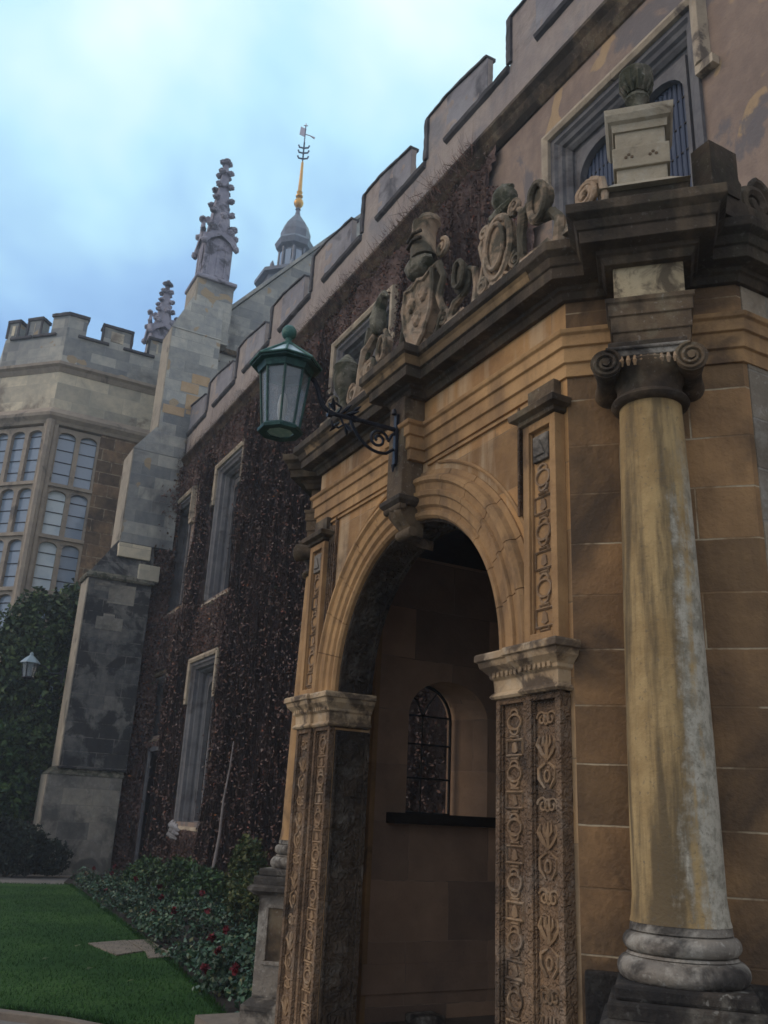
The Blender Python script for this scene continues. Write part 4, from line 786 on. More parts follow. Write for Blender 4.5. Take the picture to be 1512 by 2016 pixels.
# columns -----------------------------------------------------------
def column(fr, near, dz=0.0):

    q = fr.o+fr.n*DC+fr.u*(-0.022 if near else 0); c = (q.x, q.y)
    zb, zt = 1.30+dz, 3.345; prof = []
    for i in range(25):
        t = i/24; r = 0.166-0.034*t**1.5; prof.append((r, zb+(zt-zb)*t))
    prof = [(0.178, zb-0.004), (0.173, zb+0.015)] + prof[1:] + [(0.137, zt+0.008)]
    col = MB().lathe(prof, c, 64).build('column', 'column' if near else 'ochre', porch, smooth=True)
    MB().lathe([(0.142, zt), (0.160, zt+0.008), (0.167, zt+0.022), (0.160, zt+0.036), (0.146, zt+0.042), (0.14, zt+0.05)], c, 48).build('astragal', 'sooty_soft', col, smooth=True)
    MB().lathe([(0.14, zt+0.04), (0.138, zt+0.10), (0.15, zt+0.125), (0.175, zt+0.15), (0.18, zt+0.175), (0.165, zt+0.19)], c, 48).build('necking', 'sooty_soft' if near else 'sooty', col, smooth=True)
    bz = 1.30; bs = []
    for z0, r0, h0 in ((1.232+dz, 0.205, 0.066), (1.145+dz, 0.228, 0.085)):
        bs.append([(r0-h0*0.5+h0*0.5*math.cos(a), z0+h0*0.5*math.sin(a)) for a in np.linspace(-PI/2, PI/2, 11)])
    pr = [(0.20, 1.05+dz)] + bs[1] + [(0.195, 1.19+dz), (0.19, 1.198+dz)] + bs[0] + [(0.180, 1.27+dz), (0.175, 1.302+dz)]
    MB().lathe(pr, c, 56).build('column_base', 'base_stone', col, smooth=True)
    # ionic capital: cushion bolsters with volutes, abacus
    A = Fr(q, fr.u, fr.n); zc = zt+0.165
    for sx_ in (-1, 1):
        cx = sx_*0.175; v = MB()
        v.tube([A.p(cx, -0.149, zc), A.p(cx, -0.08, zc), A.p(cx, 0, zc), A.p(cx, 0.08, zc), A.p(cx, 0.16, zc)], [0.068, 0.055, 0.048, 0.055, 0.068], 24); 
        v.build('volute_bolster', 'sooty_soft', col, smooth=True)
        v = MB(); dd_ = 0.165; A.tube(v, spiral((cx, zc), 0.066, 0.012, 2.2, PI/2, 48, sx_), dd_, 0.0085, 6); v.tube([A.p(cx, dd_*0.97, zc), A.p(cx, dd_*1.06, zc)], 0.016, 10)
        v.build('volute', 'sooty_soft', col, smooth=True)
    v = MB(); A.box(v, -0.175, 0.175, -0.145, 0.158, zc+0.03, zc+0.072); A.tube(v, [(-0.175, zc+0.066), (0.175, zc+0.066)], 0.163, 0.0095, 6)
    v.build('capital_band', 'base_stone' if near else 'sooty_soft', col, bevel=0.006)
    v = MB(); A.box(v, -0.165, 0.165, -0.148, 0.16, zc+0.072, zc+0.102); v.build('abacus', 'sooty', col, bevel=0.006)
    v = MB()
    for i in range(9):
        a = -0.11+0.0275*i; ev = [A.p(a, 0.155+0.008*math.sin(i), zc-0.02), A.p(a, 0.168, zc+0.0), A.p(a, 0.16, zc+0.025)]; v.tube(ev, [0.006, 0.011, 0.006], 6)
    v.build('egg_moulding', 'carved_hi', col, smooth=True)
    # pedestal
    n0 = len(C.objects)
    pz = [(0.27, 0.255, 0.40, 0.46, 'base_stone')]
    ped = MB(); A.box(ped, -0.26, 0.26, -0.14, 0.27, 0.3, 0.40); A.box(ped, -0.215, 0.215, -0.14, 0.215, 0.46, 0.93)
    pm_ = ped.build('pedestal', 'base_stone', porch, bevel=0.008)
    pth = A.path([(-0.215, -0.14), (-0.215, 0.215), (0.215, 0.215), (0.215, -0.14)])
    SD = -1
    sd = 1 if near else 1
    w_ = MB(); w_.sweep(pth, [(-0.05, 0.395), (0.05, 0.395), (0.05, 0.42), (0.02, 0.45), (0.002, 0.465), (-0.05, 0.465)], side=SD); w_.build('pedestal_base', 'base_stone', pm_)
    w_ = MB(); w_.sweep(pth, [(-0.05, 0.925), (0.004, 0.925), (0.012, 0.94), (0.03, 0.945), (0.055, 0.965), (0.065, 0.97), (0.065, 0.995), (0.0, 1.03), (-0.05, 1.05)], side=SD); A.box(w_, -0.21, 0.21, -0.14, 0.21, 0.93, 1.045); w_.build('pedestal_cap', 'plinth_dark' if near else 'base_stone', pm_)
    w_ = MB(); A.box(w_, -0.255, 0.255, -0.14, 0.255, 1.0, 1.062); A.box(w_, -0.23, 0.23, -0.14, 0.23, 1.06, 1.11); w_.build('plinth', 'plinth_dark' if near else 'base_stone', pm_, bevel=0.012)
    for ff in (A, Fr(q, fr.n, -fr.u), Fr(q, fr.n, fr.u)):
        w_ = MB(); t_ = 0.215
        lo_ = -0.16 if ff is A else -0.10
        ff.box(w_, -0.16, 0.16, t_-0.002, t_+0.014, 0.52, 0.545); ff.box(w_, -0.16, 0.16, t_-0.002, t_+0.014, 0.865, 0.89); ff.box(w_, -0.16, -0.135, t_-0.002, t_+0.014, 0.545, 0.865); ff.box(w_, 0.135, 0.16, t_-0.002, t_+0.014, 0.545, 0.865)
        w_.build('panel_frame', 'base_stone', pm_, bevel=0.004)
        w_ = MB(); ff.box(w_, -0.134, 0.134, t_-0.002, t_+0.003, 0.546, 0.864); w_.build('panel', 'sooty_soft', pm_)
    if dz:
        for o in [pm_]+list(pm_.children):
            for v in o.data.vertices:
                if v.co.z > 0.5: v.co.z += dz
    return q
qR = column(CR, True); qL = column(CL, False, 0.14)
# broken dark masonry beside the near pedestal
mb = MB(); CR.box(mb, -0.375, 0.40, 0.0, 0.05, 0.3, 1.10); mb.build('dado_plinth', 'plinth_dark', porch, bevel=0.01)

# urn on its block over the near column, and the far one
def urn(fr, small=False):
    q = fr.o+fr.n*(DC+0.0); A = Fr(q, fr.u, fr.n); c = (q.x, q.y)
    b = MB()
    A.box(b, -0.115, 0.115, -0.115, 0.115, 4.40, 4.84)
    blk = b.build('urn_pedestal', 'urn_stone', porch, bevel=0.006)
    pth = A.path([(0.115, -0.115), (-0.115, -0.115), (-0.115, 0.115), (0.115, 0.115), (0.115, -0.115)])
    z = MB(); z.sweep(pth, [(-0.05, 4.39), (0.09, 4.395), (0.06, 4.42), (0.03, 4.45), (0.012, 4.47), (-0.05, 4.47)], side=-1); z.build('pedestal_foot', 'urn_stone', blk)
    z = MB(); z.sweep(pth, [(-0.05, 4.555), (0.014, 4.555), (0.016, 4.67), (0.004, 4.675), (-0.05, 4.675)], side=-1); z.build('pedestal_band', 'urn_stone', blk, bevel=0.004)
    for k in (-0.055, 0.055):
        z2 = MB(); 
        for j in range(3): z2.tube([A.p(k+0.014*(j-1), 0.128, 4.61+0.014*(j % 2)), A.p(k+0.014*(j-1), 0.1325, 4.61+0.014*(j % 2))], 0.008, 7)
        z2.build('rosette', 'sooty_soft', blk)
    z = MB(); z.sweep(pth, [(-0.05, 4.77), (0.010, 4.77), (0.014, 4.81), (0.03, 4.82), (0.042, 4.85), (0.045, 4.88), (-0.05, 4.885)], side=-1); z.build('pedestal_cap', 'urn_stone', blk)
    z = MB(); zz_ = [(0.155, 4.88), (0.09, 4.93), (0.05, 4.965)]; vs = []
    for h, zq in zz_: vs += [A.p(-h, -h, zq), A.p(h, -h, zq), A.p(h, h, zq), A.p(-h, h, zq)]
    z.add(vs, [(i*4+k, i*4+(k+1) % 4, (i+1)*4+(k+1) % 4, (i+1)*4+k) for i in range(2) for k in range(4)] + [(0, 1, 2, 3), (8, 9, 10, 11)]); z.build('sloped_top', 'mossy', blk)
    u_ = MB().lathe([(0.05, 4.955), (0.038, 4.98), (0.036, 5.02), (0.05, 5.04), (0.06, 5.05), (0.06, 5.065), (0.042, 5.075), (0.055, 5.10), (0.076, 5.13), (0.082, 5.165), (0.078, 5.19), (0.084, 5.20), (0.084, 5.215), (0.06, 5.225), (0.05, 5.25), (0.02, 5.265)], c, 28)
    for k in range(14):
        a = 2*PI*k/14; u_.tube([(c[0]+0.05*math.cos(a), c[1]+0.05*math.sin(a), 5.085), (c[0]+0.076*math.cos(a), c[1]+0.076*math.sin(a), 5.13), (c[0]+0.076*math.cos(a), c[1]+0.076*math.sin(a), 5.19)], 0.009, 6)
    u_.build('urn', 'mossy', blk, smooth=True)
    b2 = MB(); A.box(b2, -0.22, 0.22, -0.2, 0.19, 4.28, 4.345); A.box(b2, -0.20, 0.20, -0.18, 0.17, 4.343, 4.40); b2.build('blocking_course', 'sooty', porch, bevel=0.01)
urn(CR)
u2 = thing('x', 'x', 'x') if False else None
# small urn on the far corner
q = CL.o+CL.n*DC; c = (q.x, q.y)
z = MB().lathe([(0.11, 4.29), (0.11, 4.33), (0.06, 4.36), (0.05, 4.42), (0.075, 4.46), (0.105, 4.52), (0.11, 4.57), (0.09, 4.60), (0.095, 4.62), (0.06, 4.65), (0.02, 4.68)], c, 20); z.build('urn', 'crest', porch, smooth=True)

# cresting: carved strapwork screen along the top of the front
K = Fr((2.42, 0), (0, 1), (-1, 0)); ZT = 4.29
def blob(mb, fr, s_, d_, z_, rx, ry, rz, seed=0, seg=14, rough=0.08):
    rr = random.Random(seed); vs = []; nr = 8
    for i in range(nr+1):
        t = PI*i/nr
        for k in range(seg):
            a = 2*PI*k/seg; j = 1+rr.uniform(-rough, rough)
            vs.append(fr.p(s_+rx*math.sin(t)*math.cos(a)*j, d_+ry*math.sin(t)*math.sin(a)*j, z_+rz*math.cos(t)))
    mb.add(vs, [(i*seg+k, i*seg+(k+1) % seg, (i+1)*seg+(k+1) % seg, (i+1)*seg+k) for i in range(nr) for k in range(seg)])
def oval(mb, fr, s_, z_, rx, rz, d_=0.0, r=0.02, th=0.03, tilt=0):
    fr.tube(mb, [(s_+rx*math.cos(a), z_+rz*math.sin(a)) for a in np.linspace(0, 2*PI, 25)], d_+th/2+0.01, r, 7)
    fr.poly(mb, [(s_+rx*math.cos(a), z_+rz*math.sin(a)) for a in np.linspace(0, 2*PI, 25)[:-1]], d_-th/2, d_+th/2)
cart = MB()    # oval cartouche
oval(cart, K, 3.33, 4.56, 0.115, 0.19, 0.0, 0.022, 0.04); oval(cart, K, 3.33, 4.56, 0.075, 0.14, 0.025, 0.012, 0.04)
for sg in (-1, 1):
    K.tube(cart, spiral((3.33+sg*0.15, 4.40), 0.05, 0.012, 1.6, PI/2, 20, sg), 0.02, 0.016, 6); K.tube(cart, spiral((3.33+sg*0.14, 4.74), 0.05, 0.012, 1.6, -PI/2, 20, -sg), 0.02, 0.016, 6)
    K.tube(cart, [(3.33+sg*0.12, 4.30), (3.33+sg*0.19, 4.42), (3.33+sg*0.16, 4.56), (3.33+sg*0.19, 4.68), (3.33+sg*0.10, 4.79)], 0.01, [0.014, 0.024, 0.014, 0.022, 0.014], 7)
    K.tube(cart, [(3.33, 4.33), (3.33+sg*0.06, 4.37), (3.33+sg*0.1, 4.34)], 0.02, [0.025, 0.02, 0.008], 6)
K.poly(cart, [(3.20, 4.29), (3.46, 4.29), (3.44, 4.42), (3.40, 4.44), (3.26, 4.44), (3.22, 4.42)], -0.03, 0.015); cart.build('oval_cartouche', 'crest', porch, smooth=True)
hd = MB(); blob(hd, K, 3.31, 0.0, 4.87, 0.075, 0.075, 0.085, 3, rough=0.06); K.tube(hd, [(3.21, 4.80), (3.31, 4.785), (3.41, 4.80)], 0.02, [0.02, 0.035, 0.02], 8); K.tube(hd, [(3.24, 4.92), (3.31, 4.955), (3.38, 4.92)], 0.0, [0.015, 0.03, 0.015], 8); hd.build('mossy_head', 'mossy', porch, smooth=True)
def scroll(s0, z0, sg, big=1.0, name='scroll_bracket'):
    mb = MB()
    K.tube(mb, spiral((s0, z0+0.02), 0.10*big, 0.02, 1.9, -PI/2, 44, sg), 0.0, 0.024*big, 7)
    K.tube(mb, [(s0, z0-0.08*big), (s0-sg*0.09*big, z0-0.10*big), (s0-sg*0.14*big, z0-0.17*big), (s0-sg*0.13*big, ZT+0.01)], 0.0, [0.024*big, 0.03*big, 0.03*big, 0.04*big], 7)
    K.tube(mb, [(s0+sg*0.06*big, z0+0.10*big), (s0+sg*0.15*big, z0+0.04*big), (s0+sg*0.17*big, z0-0.1*big), (s0+sg*0.15*big, ZT)], 0.0, [0.02, 0.028*big, 0.024*big, 0.034*big], 7)
    K.poly(mb, [(s0-0.15*big, ZT-0.002), (s0+0.16*big, ZT-0.002), (s0+0.12*big, ZT+0.05), (s0-0.10*big, ZT+0.055)], -0.05, 0.05)
    mb.build(name, 'crest', porch, smooth=True)
scroll(2.99, 4.62, 1, 1.0); scroll(3.72, 4.55, -1, 0.85); scroll(4.86, 4.5, 1, 0.8); scroll(2.66, 4.44, -1, 0.75)
for a_ in ((2.97, 4.62, 0.06, 0.105, 0.02, 0.02, 0.03), (3.70, 4.60, 0.05, 0.085, 0.02, 0.017, 0.03), (4.62, 4.55, 0.05, 0.09, 0.02, 0.017, 0.03)):
    ring = MB(); oval(ring, K, *a_); ring.build('strapwork_ring', 'crest', porch, smooth=True)
# coat of arms with helmet and mantling (plain field)
arms = MB(); sc = 4.16
shp = [(0, -0.27), (0.08, -0.21), (0.15, -0.08), (0.17, 0.08), (0.16, 0.20), (0.07, 0.18), (0, 0.21), (-0.07, 0.18), (-0.16, 0.20), (-0.17, 0.08), (-0.15, -0.08), (-0.08, -0.21)]
K.poly(arms, [(sc+a, 4.61+b) for a, b in shp], -0.02, 0.045); K.tube(arms, [(sc+a, 4.61+b) for a, b in shp+[shp[0]]], 0.045, 0.017, 6)
for a, b, r_ in ((0.07, 0.06, 0.05), (-0.07, 0.07, 0.045), (0.0, -0.07, 0.05)): blob(arms, K, sc+a, 0.045, 4.61+b, r_, 0.03, r_*1.15, 9, 10, 0.2)
for sg in (-1, 1):
    K.tube(arms, [(sc+sg*0.08, 4.86), (sc+sg*0.19, 4.84), (sc+sg*0.24, 4.72), (sc+sg*0.20, 4.60), (sc+sg*0.25, 4.48), (sc+sg*0.17, 4.36)], 0.01, [0.018, 0.028, 0.02, 0.026, 0.02, 0.014], 7)
    K.tube(arms, spiral((sc+sg*0.26, 4.44), 0.06, 0.015, 1.5, PI/2, 20, sg), 0.0, 0.018, 6)
K.poly(arms, [(sc-0.13, 4.28), (sc+0.13, 4.28), (sc+0.05, 4.40), (sc-0.05, 4.40)], -0.03, 0.03)
arms.build('coat_of_arms', 'crest', porch, smooth=True)
hm = MB(); blob(hm, K, sc+0.02, 0.02, 4.93, 0.13, 0.09, 0.075, 11, rough=0.12); hm.build('helmet_wreath', 'mossy', porch, smooth=True)
hm = MB(); K.tube(hm, [(sc-0.02, 4.96), (sc, 5.06), (sc, 5.16), (sc-0.02, 5.24)], 0.02, [0.09, 0.085, 0.08, 0.085], 12); blob(hm, K, sc-0.02, 0.0, 5.25, 0.095, 0.08, 0.06, 4, rough=0.1)
K.tube(hm, spiral((sc-0.17, 4.98), 0.065, 0.015, 1.4, PI/2, 20, 1), -0.02, 0.018, 6); hm.build('helmet', 'crest', porch, smooth=True)
hm = MB()
for zz_ in (5.07, 5.12): K.tube(hm, [(sc-0.09, zz_), (sc-0.03, zz_), (sc+0.07, zz_)], [0.09, 0.115, 0.095], 0.012, 6)
hm.build('visor_bars', 'sooty', porch, smooth=True)
# crouching bird and scroll at the left
bd = MB(); blob(bd, K, 4.78, 0.0, 4.86, 0.07, 0.06, 0.11, 2, rough=0.1); K.tube(bd, [(4.78, 4.92), (4.74, 5.0), (4.70, 5.03), (4.66, 4.99)], 0.0, [0.05, 0.04, 0.03, 0.008], 7); K.tube(bd, [(4.84, 4.82), (4.90, 4.72), (4.92, 4.62)], 0.0, [0.05, 0.04, 0.015], 7); bd.build('carved_bird', 'mossy', porch, smooth=True)
lf = MB(); K.tube(lf, [(5.05, ZT), (4.98, 4.42), (5.0, 4.55), (4.93, 4.68), (4.80, 4.75)], 0.0, [0.05, 0.045, 0.03, 0.045, 0.03], 7); K.tube(lf, spiral((5.10, 4.42), 0.08, 0.02, 1.5, PI/2, 24, -1), 0.0, 0.02, 6); K.tube(lf, [(4.62, ZT), (4.66, 4.45), (4.60, 4.6), (4.66, 4.72)], 0.0, [0.05, 0.03, 0.03, 0.02], 7); K.poly(lf, [(4.55, ZT-0.003), (5.15, ZT-0.003), (5.1, 4.36), (4.6, 4.37)], -0.04, 0.03); lf.build('scroll_bracket', 'crest', porch, smooth=True)
un = MB(); c = K.p(5.24, 0, 0)[:2]; un.lathe([(0.09, ZT), (0.05, ZT+0.08), (0.04, ZT+0.16), (0.08, 4.52), (0.10, 4.60), (0.09, 4.68), (0.10, 4.70), (0.06, 4.75), (0.02, 4.80)], c, 18); un.build('urn', 'mossy', porch, smooth=True)
un = MB(); K.tube(un, spiral((5.46, 4.47), 0.08, 0.02, 1.6, 0, 30, 1), 0.0, 0.024, 7); K.tube(un, [(5.38, ZT), (5.36, 4.4), (5.40, 4.5)], 0, [0.05, 0.03, 0.02], 7); K.poly(un, [(5.35, ZT-0.003), (5.62, ZT-0.003), (5.56, 4.36), (5.38, 4.36)], -0.04, 0.04); un.build('scroll_bracket', 'crest', porch, smooth=True)
# cresting along the near side, seen at the right edge
KS = Fr((0, 2.29), (1, 0), (0, -1)); rs = MB()
KS.box(rs, 2.80, 2.98, -0.06, 0.05, ZT+0.10, ZT+0.36); KS.tube(rs, spiral((3.14, 4.46), 0.13, 0.02, 1.8, PI/2, 40, -1), 0.0, 0.03, 7); KS.tube(rs, [(2.93, 4.62), (3.0, 4.50), (3.0, 4.38), (3.1, 4.31), (3.3, 4.30)], 0.0, [0.03, 0.035, 0.035, 0.03, 0.03], 7); KS.box(rs, 2.82, 4.2, -0.05, 0.04, ZT-0.01, ZT+0.10)
KS.tube(rs, spiral((3.55, 4.50), 0.12, 0.02, 1.8, PI/2, 40, 1), 0.0, 0.03, 7)
rs.build('scroll_bracket', 'sooty', porch, smooth=True, bevel=0.0)

# ================================================================== BIG WALL LANTERN
YL, XL = 4.38, 1.63
lan = thing('wall_lantern', 'large octagonal green copper lantern on a scrolled iron bracket from the keystone', 'lantern', (2.34, YL-0.05, 3.6))
LC = (XL, YL)
def octo(r, z, rot=PI/8): return [(LC[0]+r*math.cos(rot+i*PI/4), LC[1]+r*math.sin(rot+i*PI/4), z) for i in range(8)]
zb, zt_ = 3.675, 4.035; rb, rt = 0.106, 0.145
fr_ = MB(); B_, T_ = octo(rb, zb), octo(rt, zt_)
for i in range(8): fr_.tube([B_[i], T_[i]], 0.0075, 6)
frame = fr_.build('frame', 'copper_dark', lan)
gl = MB(); b2, t2 = octo(rb-0.006, zb), octo(rt-0.006, zt_)
for i in range(8):
    j = (i+1) % 8; gl.add([b2[i], b2[j], t2[j], t2[i]], [(0, 1, 2, 3)])
gl.build('glass', 'lantern_glass', lan, recalc=False)
def ringz(mb, prof):     # octagonal sweep [(r,z)]
    n_ = len(prof); vs = []
    for i in range(8):
        for r, z in prof: vs.append((LC[0]+r*math.cos(PI/8+i*PI/4), LC[1]+r*math.sin(PI/8+i*PI/4), z))
    mb.add(vs, [(i*n_+k, i*n_+(k+1) % n_, ((i+1) % 8)*n_+(k+1) % n_, ((i+1) % 8)*n_+k) for i in range(8) for k in range(n_)])
mb = MB(); ringz(mb, [(rb-0.028, zb-0.022), (rb+0.022, zb-0.022), (rb+0.026, zb-0.004), (rb+0.008, zb+0.012), (rb-0.012, zb+0.012)]); mb.build('base_ring', 'copper_dark', lan, bevel=0.002)
mb = MB(); ringz(mb, [(rt-0.02, zt_-0.01), (rt+0.012, zt_-0.012), (rt+0.022, zt_+0.025), (rt+0.055, zt_+0.03), (rt+0.055, zt_+0.045), (rt-0.02, zt_+0.05)]); mb.build('eaves', 'copper_dark', lan, bevel=0.002)
mb = MB(); mb.lathe([(rb-0.03, zb-0.014), (rb-0.03, zb-0.008)], LC, 8, PI/8); mb.build('floor_pane', 'lantern_floor', lan)
ze = zt_+0.045; R0, R1 = rt+0.060, 0.03; za = zt_+0.185
ro = MB(); a_, b__ = octo(R0-0.004, ze), octo(R1, za)
for i in range(8):
    j = (i+1) % 8; ro.add([a_[i], a_[j], b__[j], b__[i]], [(0, 1, 2, 3)])
rf = ro.build('roof', plain('pale_roof_glass', (0.36, 0.46, 0.52), 0.35, 0.0, 0.5, (0.48, 0.58, 0.62), 12, spec=0.5), lan, recalc=False)
rb_ = MB(); a_, b__ = octo(R0+0.003, ze+0.002), octo(R1, za+0.004)
for i in range(8):
    rb_.tube([a_[i], b__[i]], 0.0075, 6); rb_.tube([a_[i], a_[(i+1) % 8]], 0.0065, 6)
rb_.build('roof_rib', 'copper', rf)
MB().lathe([(0.042, za-0.012), (0.045, za+0.004), (0.03, za+0.014), (0.018, za+0.03), (0.02, za+0.045), (0.035, za+0.055), (0.043, za+0.072), (0.045, za+0.09), (0.040, za+0.108), (0.028, za+0.124), (0.01, za+0.132)], LC, 24).build('finial', 'copper', lan, smooth=True)
bl = MB(); bl.lathe([(0.018, 3.70), (0.02, 3.74), (0.028, 3.78), (0.03, 3.84), (0.02, 3.89), (0.005, 3.91)], LC, 14); bl.build('bulb', plain('unlit_frosted_bulb', (0.42, 0.42, 0.38), 0.3), lan, smooth=True)
# bracket in the plane from the keystone face to the lantern
WX, WY = 2.345, YC-0.02
bd_ = Vector((XL-WX, YL-WY)).normalized(); BK = Fr((WX, WY), bd_, (-bd_.y, bd_.x)); Lb = (Vector((XL, YL))-Vector((WX, WY))).length
br = MB()
def bez(p, n=20):
    out = []
    for i in range(n+1):
        t = i/n; u = 1-t; out.append((u**3*p[0][0]+3*u*u*t*p[1][0]+3*u*t*t*p[2][0]+t**3*p[3][0], u**3*p[0][1]+3*u*u*t*p[1][1]+3*u*t*t*p[2][1]+t**3*p[3][1]))
    return out
BK.tube(br, [(0.0, 3.83), (0.22, 3.84), (0.38, 3.845)] + bez([(0.38, 3.845), (0.54, 3.85), (0.47, 4.0), (Lb-rt-0.005, 4.05)], 14)[1:], 0, 0.0145, 8)
BK.tube(br, bez([(0.30, 3.835), (0.26, 3.74), (0.18, 3.64), (0.06, 3.665)], 14)+[(0.015, 3.70)], 0, 0.010, 7)
BK.tube(br, spiral((0.115, 3.745), 0.062, 0.012, 1.6, PI*0.95, 44, -1), 0, 0.009, 7)
BK.tube(br, [(0.05, 3.745), (0.03, 3.79), (0.0, 3.815)], 0, 0.009, 7)
BK.tube(br, [(0.36, 3.83), (0.34, 3.79), (0.37, 3.765), (0.41, 3.775), (0.415, 3.80)], 0, 0.008, 6); BK.tube(br, [(0.38, 3.86), (0.36, 3.90), (0.40, 3.92), (0.43, 3.90)], 0, 0.008, 6)
brk = br.build('bracket', 'iron', lan, smooth=True)
lv = MB()
for (a, z, da, dz) in ((0.36, 3.86, -0.05, 0.05), (0.33, 3.86, -0.07, 0.02), (0.37, 3.80, 0.04, -0.05), (0.33, 3.80, -0.03, -0.06), (0.30, 3.88, -0.05, 0.035), (0.40, 3.87, 0.03, 0.06)):
    for dd_ in (-0.02, 0.02): BK.tube(lv, [(a, z), (a+da*0.6, z+dz*0.6), (a+da, z+dz)], [0, dd_, dd_*2], [0.006, 0.013, 0.003], 6)
for a in (0.28, 0.43): BK.tube(lv, [(a-0.014, 3.842), (a+0.014, 3.843)], 0, 0.023, 8)
lv.build('iron_leaf', 'iron', brk, smooth=True)
bp_ = MB(); BK.box(bp_, -0.006, 0.012, -0.02, 0.02, 3.60, 3.93); BK.tube(bp_, [(0.02, 3.93), (0.02, 3.965)], 0, [0.018, 0.012], 8); BK.tube(bp_, [(0.012, 3.60), (0.012, 3.555)], 0, [0.015, 0.004], 6); bp_.build('back_plate', 'iron', lan, bevel=0.003)

# ================================================================== HALL (gable, buttress, bay, cupola)
hall = thing('great_hall', 'grey stone hall with buttress, crocketed pinnacles, embattled bay window and roof lantern', 'building', (6, 27, 0))
YB = 24.0; HB = Fr((0, YB), (1, 0), (0, -1))
def stage(name, x0, x1, y1, z0, z1, mat, parent=hall, bevel=0.02):
    mb = MB(); mb.prism([(x0, YB), (x1, YB), (x1, y1), (x0, y1)], z0, z1); return mb.build(name, mat, parent, bevel=bevel)
def wedge(name, x0a, x0b, x1, y0a, y0b, y1, z0, z1, mat, parent):
    mb = MB(); mb.hexa([(x0a, y0a, z0), (x1, y0a, z0), (x1, y1, z0), (x0a, y1, z0), (x0b, y0b, z1), (x1, y0b, z1), (x1, y1, z1), (x0b, y1, z1)]); return mb.build(name, mat, parent)
bt = stage('buttress', 3.92, 5.62, 24.95, 2.45, 7.38, 'hall_soot')
stage('plinth', 3.70, 5.55, 24.95, -0.05, 2.30, 'hall_plinth', bt)
wedge('plinth_weathering', 3.68, 3.92, 5.57, YB-0.02, YB+0.12, 24.96, 2.302, 2.52, 'mossy', bt)
# the stage above the plinth sits slightly back: thin facings put the court side's brighter light into the colour
for (x, z0, z1) in ((3.92, 2.5, 7.36), (3.70, 0.0, 2.29)):
    mb = MB(); mb.prism([(x-0.012, YB-0.004), (x+0.02, YB-0.004), (x+0.02, 24.94), (x-0.012, 24.94)], z0, z1); mb.build('lit_return_face', 'lit_return', bt)
mb = MB(); mb.sweep([(3.92, 24.95), (3.92, YB), (5.66, YB)], [(-0.1, 7.37), (0.06, 7.37), (0.09, 7.43), (0.07, 7.50), (-0.1, 7.62)], side=-1); mb.build('weathering_course', 'mossy', bt)
wedge('sloped_offset', 3.95, 4.62, 5.62, YB+0.02, YB+0.32, 25.0, 7.55, 8.6, 'hall_soot', bt)
mb = MB(); HB.box(mb, 5.2, 5.78, -0.1, 0.05, 7.5, 7.95); HB.box(mb, 4.6, 5.5, -0.3, -0.08, 8.1, 8.5); mb.build('patch_blocks', 'hall_cream', bt, bevel=0.02)
YB2 = YB+0.2
mb = MB(); mb.prism([(4.62, YB2), (6.10, YB2), (6.10, 25.3), (4.62, 25.3)], 8.55, 11.35); mb.build('buttress_shaft', 'hall_grey', bt)
mb = MB(); mb.prism([(4.606, YB2-0.004), (4.64, YB2-0.004), (4.64, 25.29), (4.606, 25.29)], 8.6, 11.34); mb.build('lit_return_face', 'lit_return', bt)
mb = MB(); mb.hexa([(4.60, YB2-0.01, 11.35), (6.10, YB2-0.01, 11.35), (6.10, 25.3, 11.35), (4.60, 25.3, 11.35), (5.23, YB2+0.12, 12.25), (6.10, YB2+0.12, 12.25), (6.10, 25.3, 12.25), (5.23, 25.3, 12.25)]); mb.build('sloped_offset', 'hall_grey', bt)
mb = MB(); mb.prism([(5.24, YB2+0.1), (6.80, YB2+0.1), (6.80, 25.3), (5.24, 25.3)], 11.9, 15.6); mb.build('buttress_shaft', 'hall_grey', bt)
mb = MB(); mb.prism([(5.226, YB2+0.096), (5.26, YB2+0.096), (5.26, 25.29), (5.226, 25.29)], 12.2, 15.58); mb.build('lit_return_face', 'lit_return', bt)
mb = MB(); mb.hexa([(5.22, YB2+0.08, 15.6), (6.80, YB2+0.08, 15.6), (6.80, 25.3, 15.6), (5.22, 25.3, 15.6), (5.82, YB2+0.3, 17.0), (6.80, YB2+0.3, 17.0), (6.80, 25.3, 17.0), (5.82, 25.3, 17.0)]); mb.build('sloped_offset', 'hall_grey', bt)
F23 = Fr((0, YB), (1, 0), (0, -1)); tb = MB(); F23.box(tb, 4.28, 4.98, -0.05, 0.010, 6.02, 6.36); F23.box(tb, 4.45, 4.75, -0.05, 0.012, 6.36, 6.45); F23.box(tb, 4.1, 4.5, -0.05, 0.010, 7.05, 7.3); F23.box(tb, 4.5, 5.2, -0.05, 0.009, 6.75, 7.28); tb.build('patch_blocks', 'hall_plinth', bt)
# cleaned tan blocks on the grey shaft
tb = MB(); F24 = Fr((0, YB2+0.1), (1, 0), (0, -1))
for x0, x1, z0, z1 in ((6.05, 6.6, 13.9, 14.22), (5.75, 6.3, 13.55, 13.88), (5.95, 6.5, 13.0, 13.5), (6.0, 6.5, 12.85, 12.98), (5.3, 5.95, 12.72, 13.0)): F24.box(tb, x0, x1, -0.05, 0.008, z0, z1)
tb.build('patch_blocks', stone('tan_patch_stone', (0.42, 0.30, 0.18), (0.5, 0.37, 0.24), dirt_lo=0.6), bt)
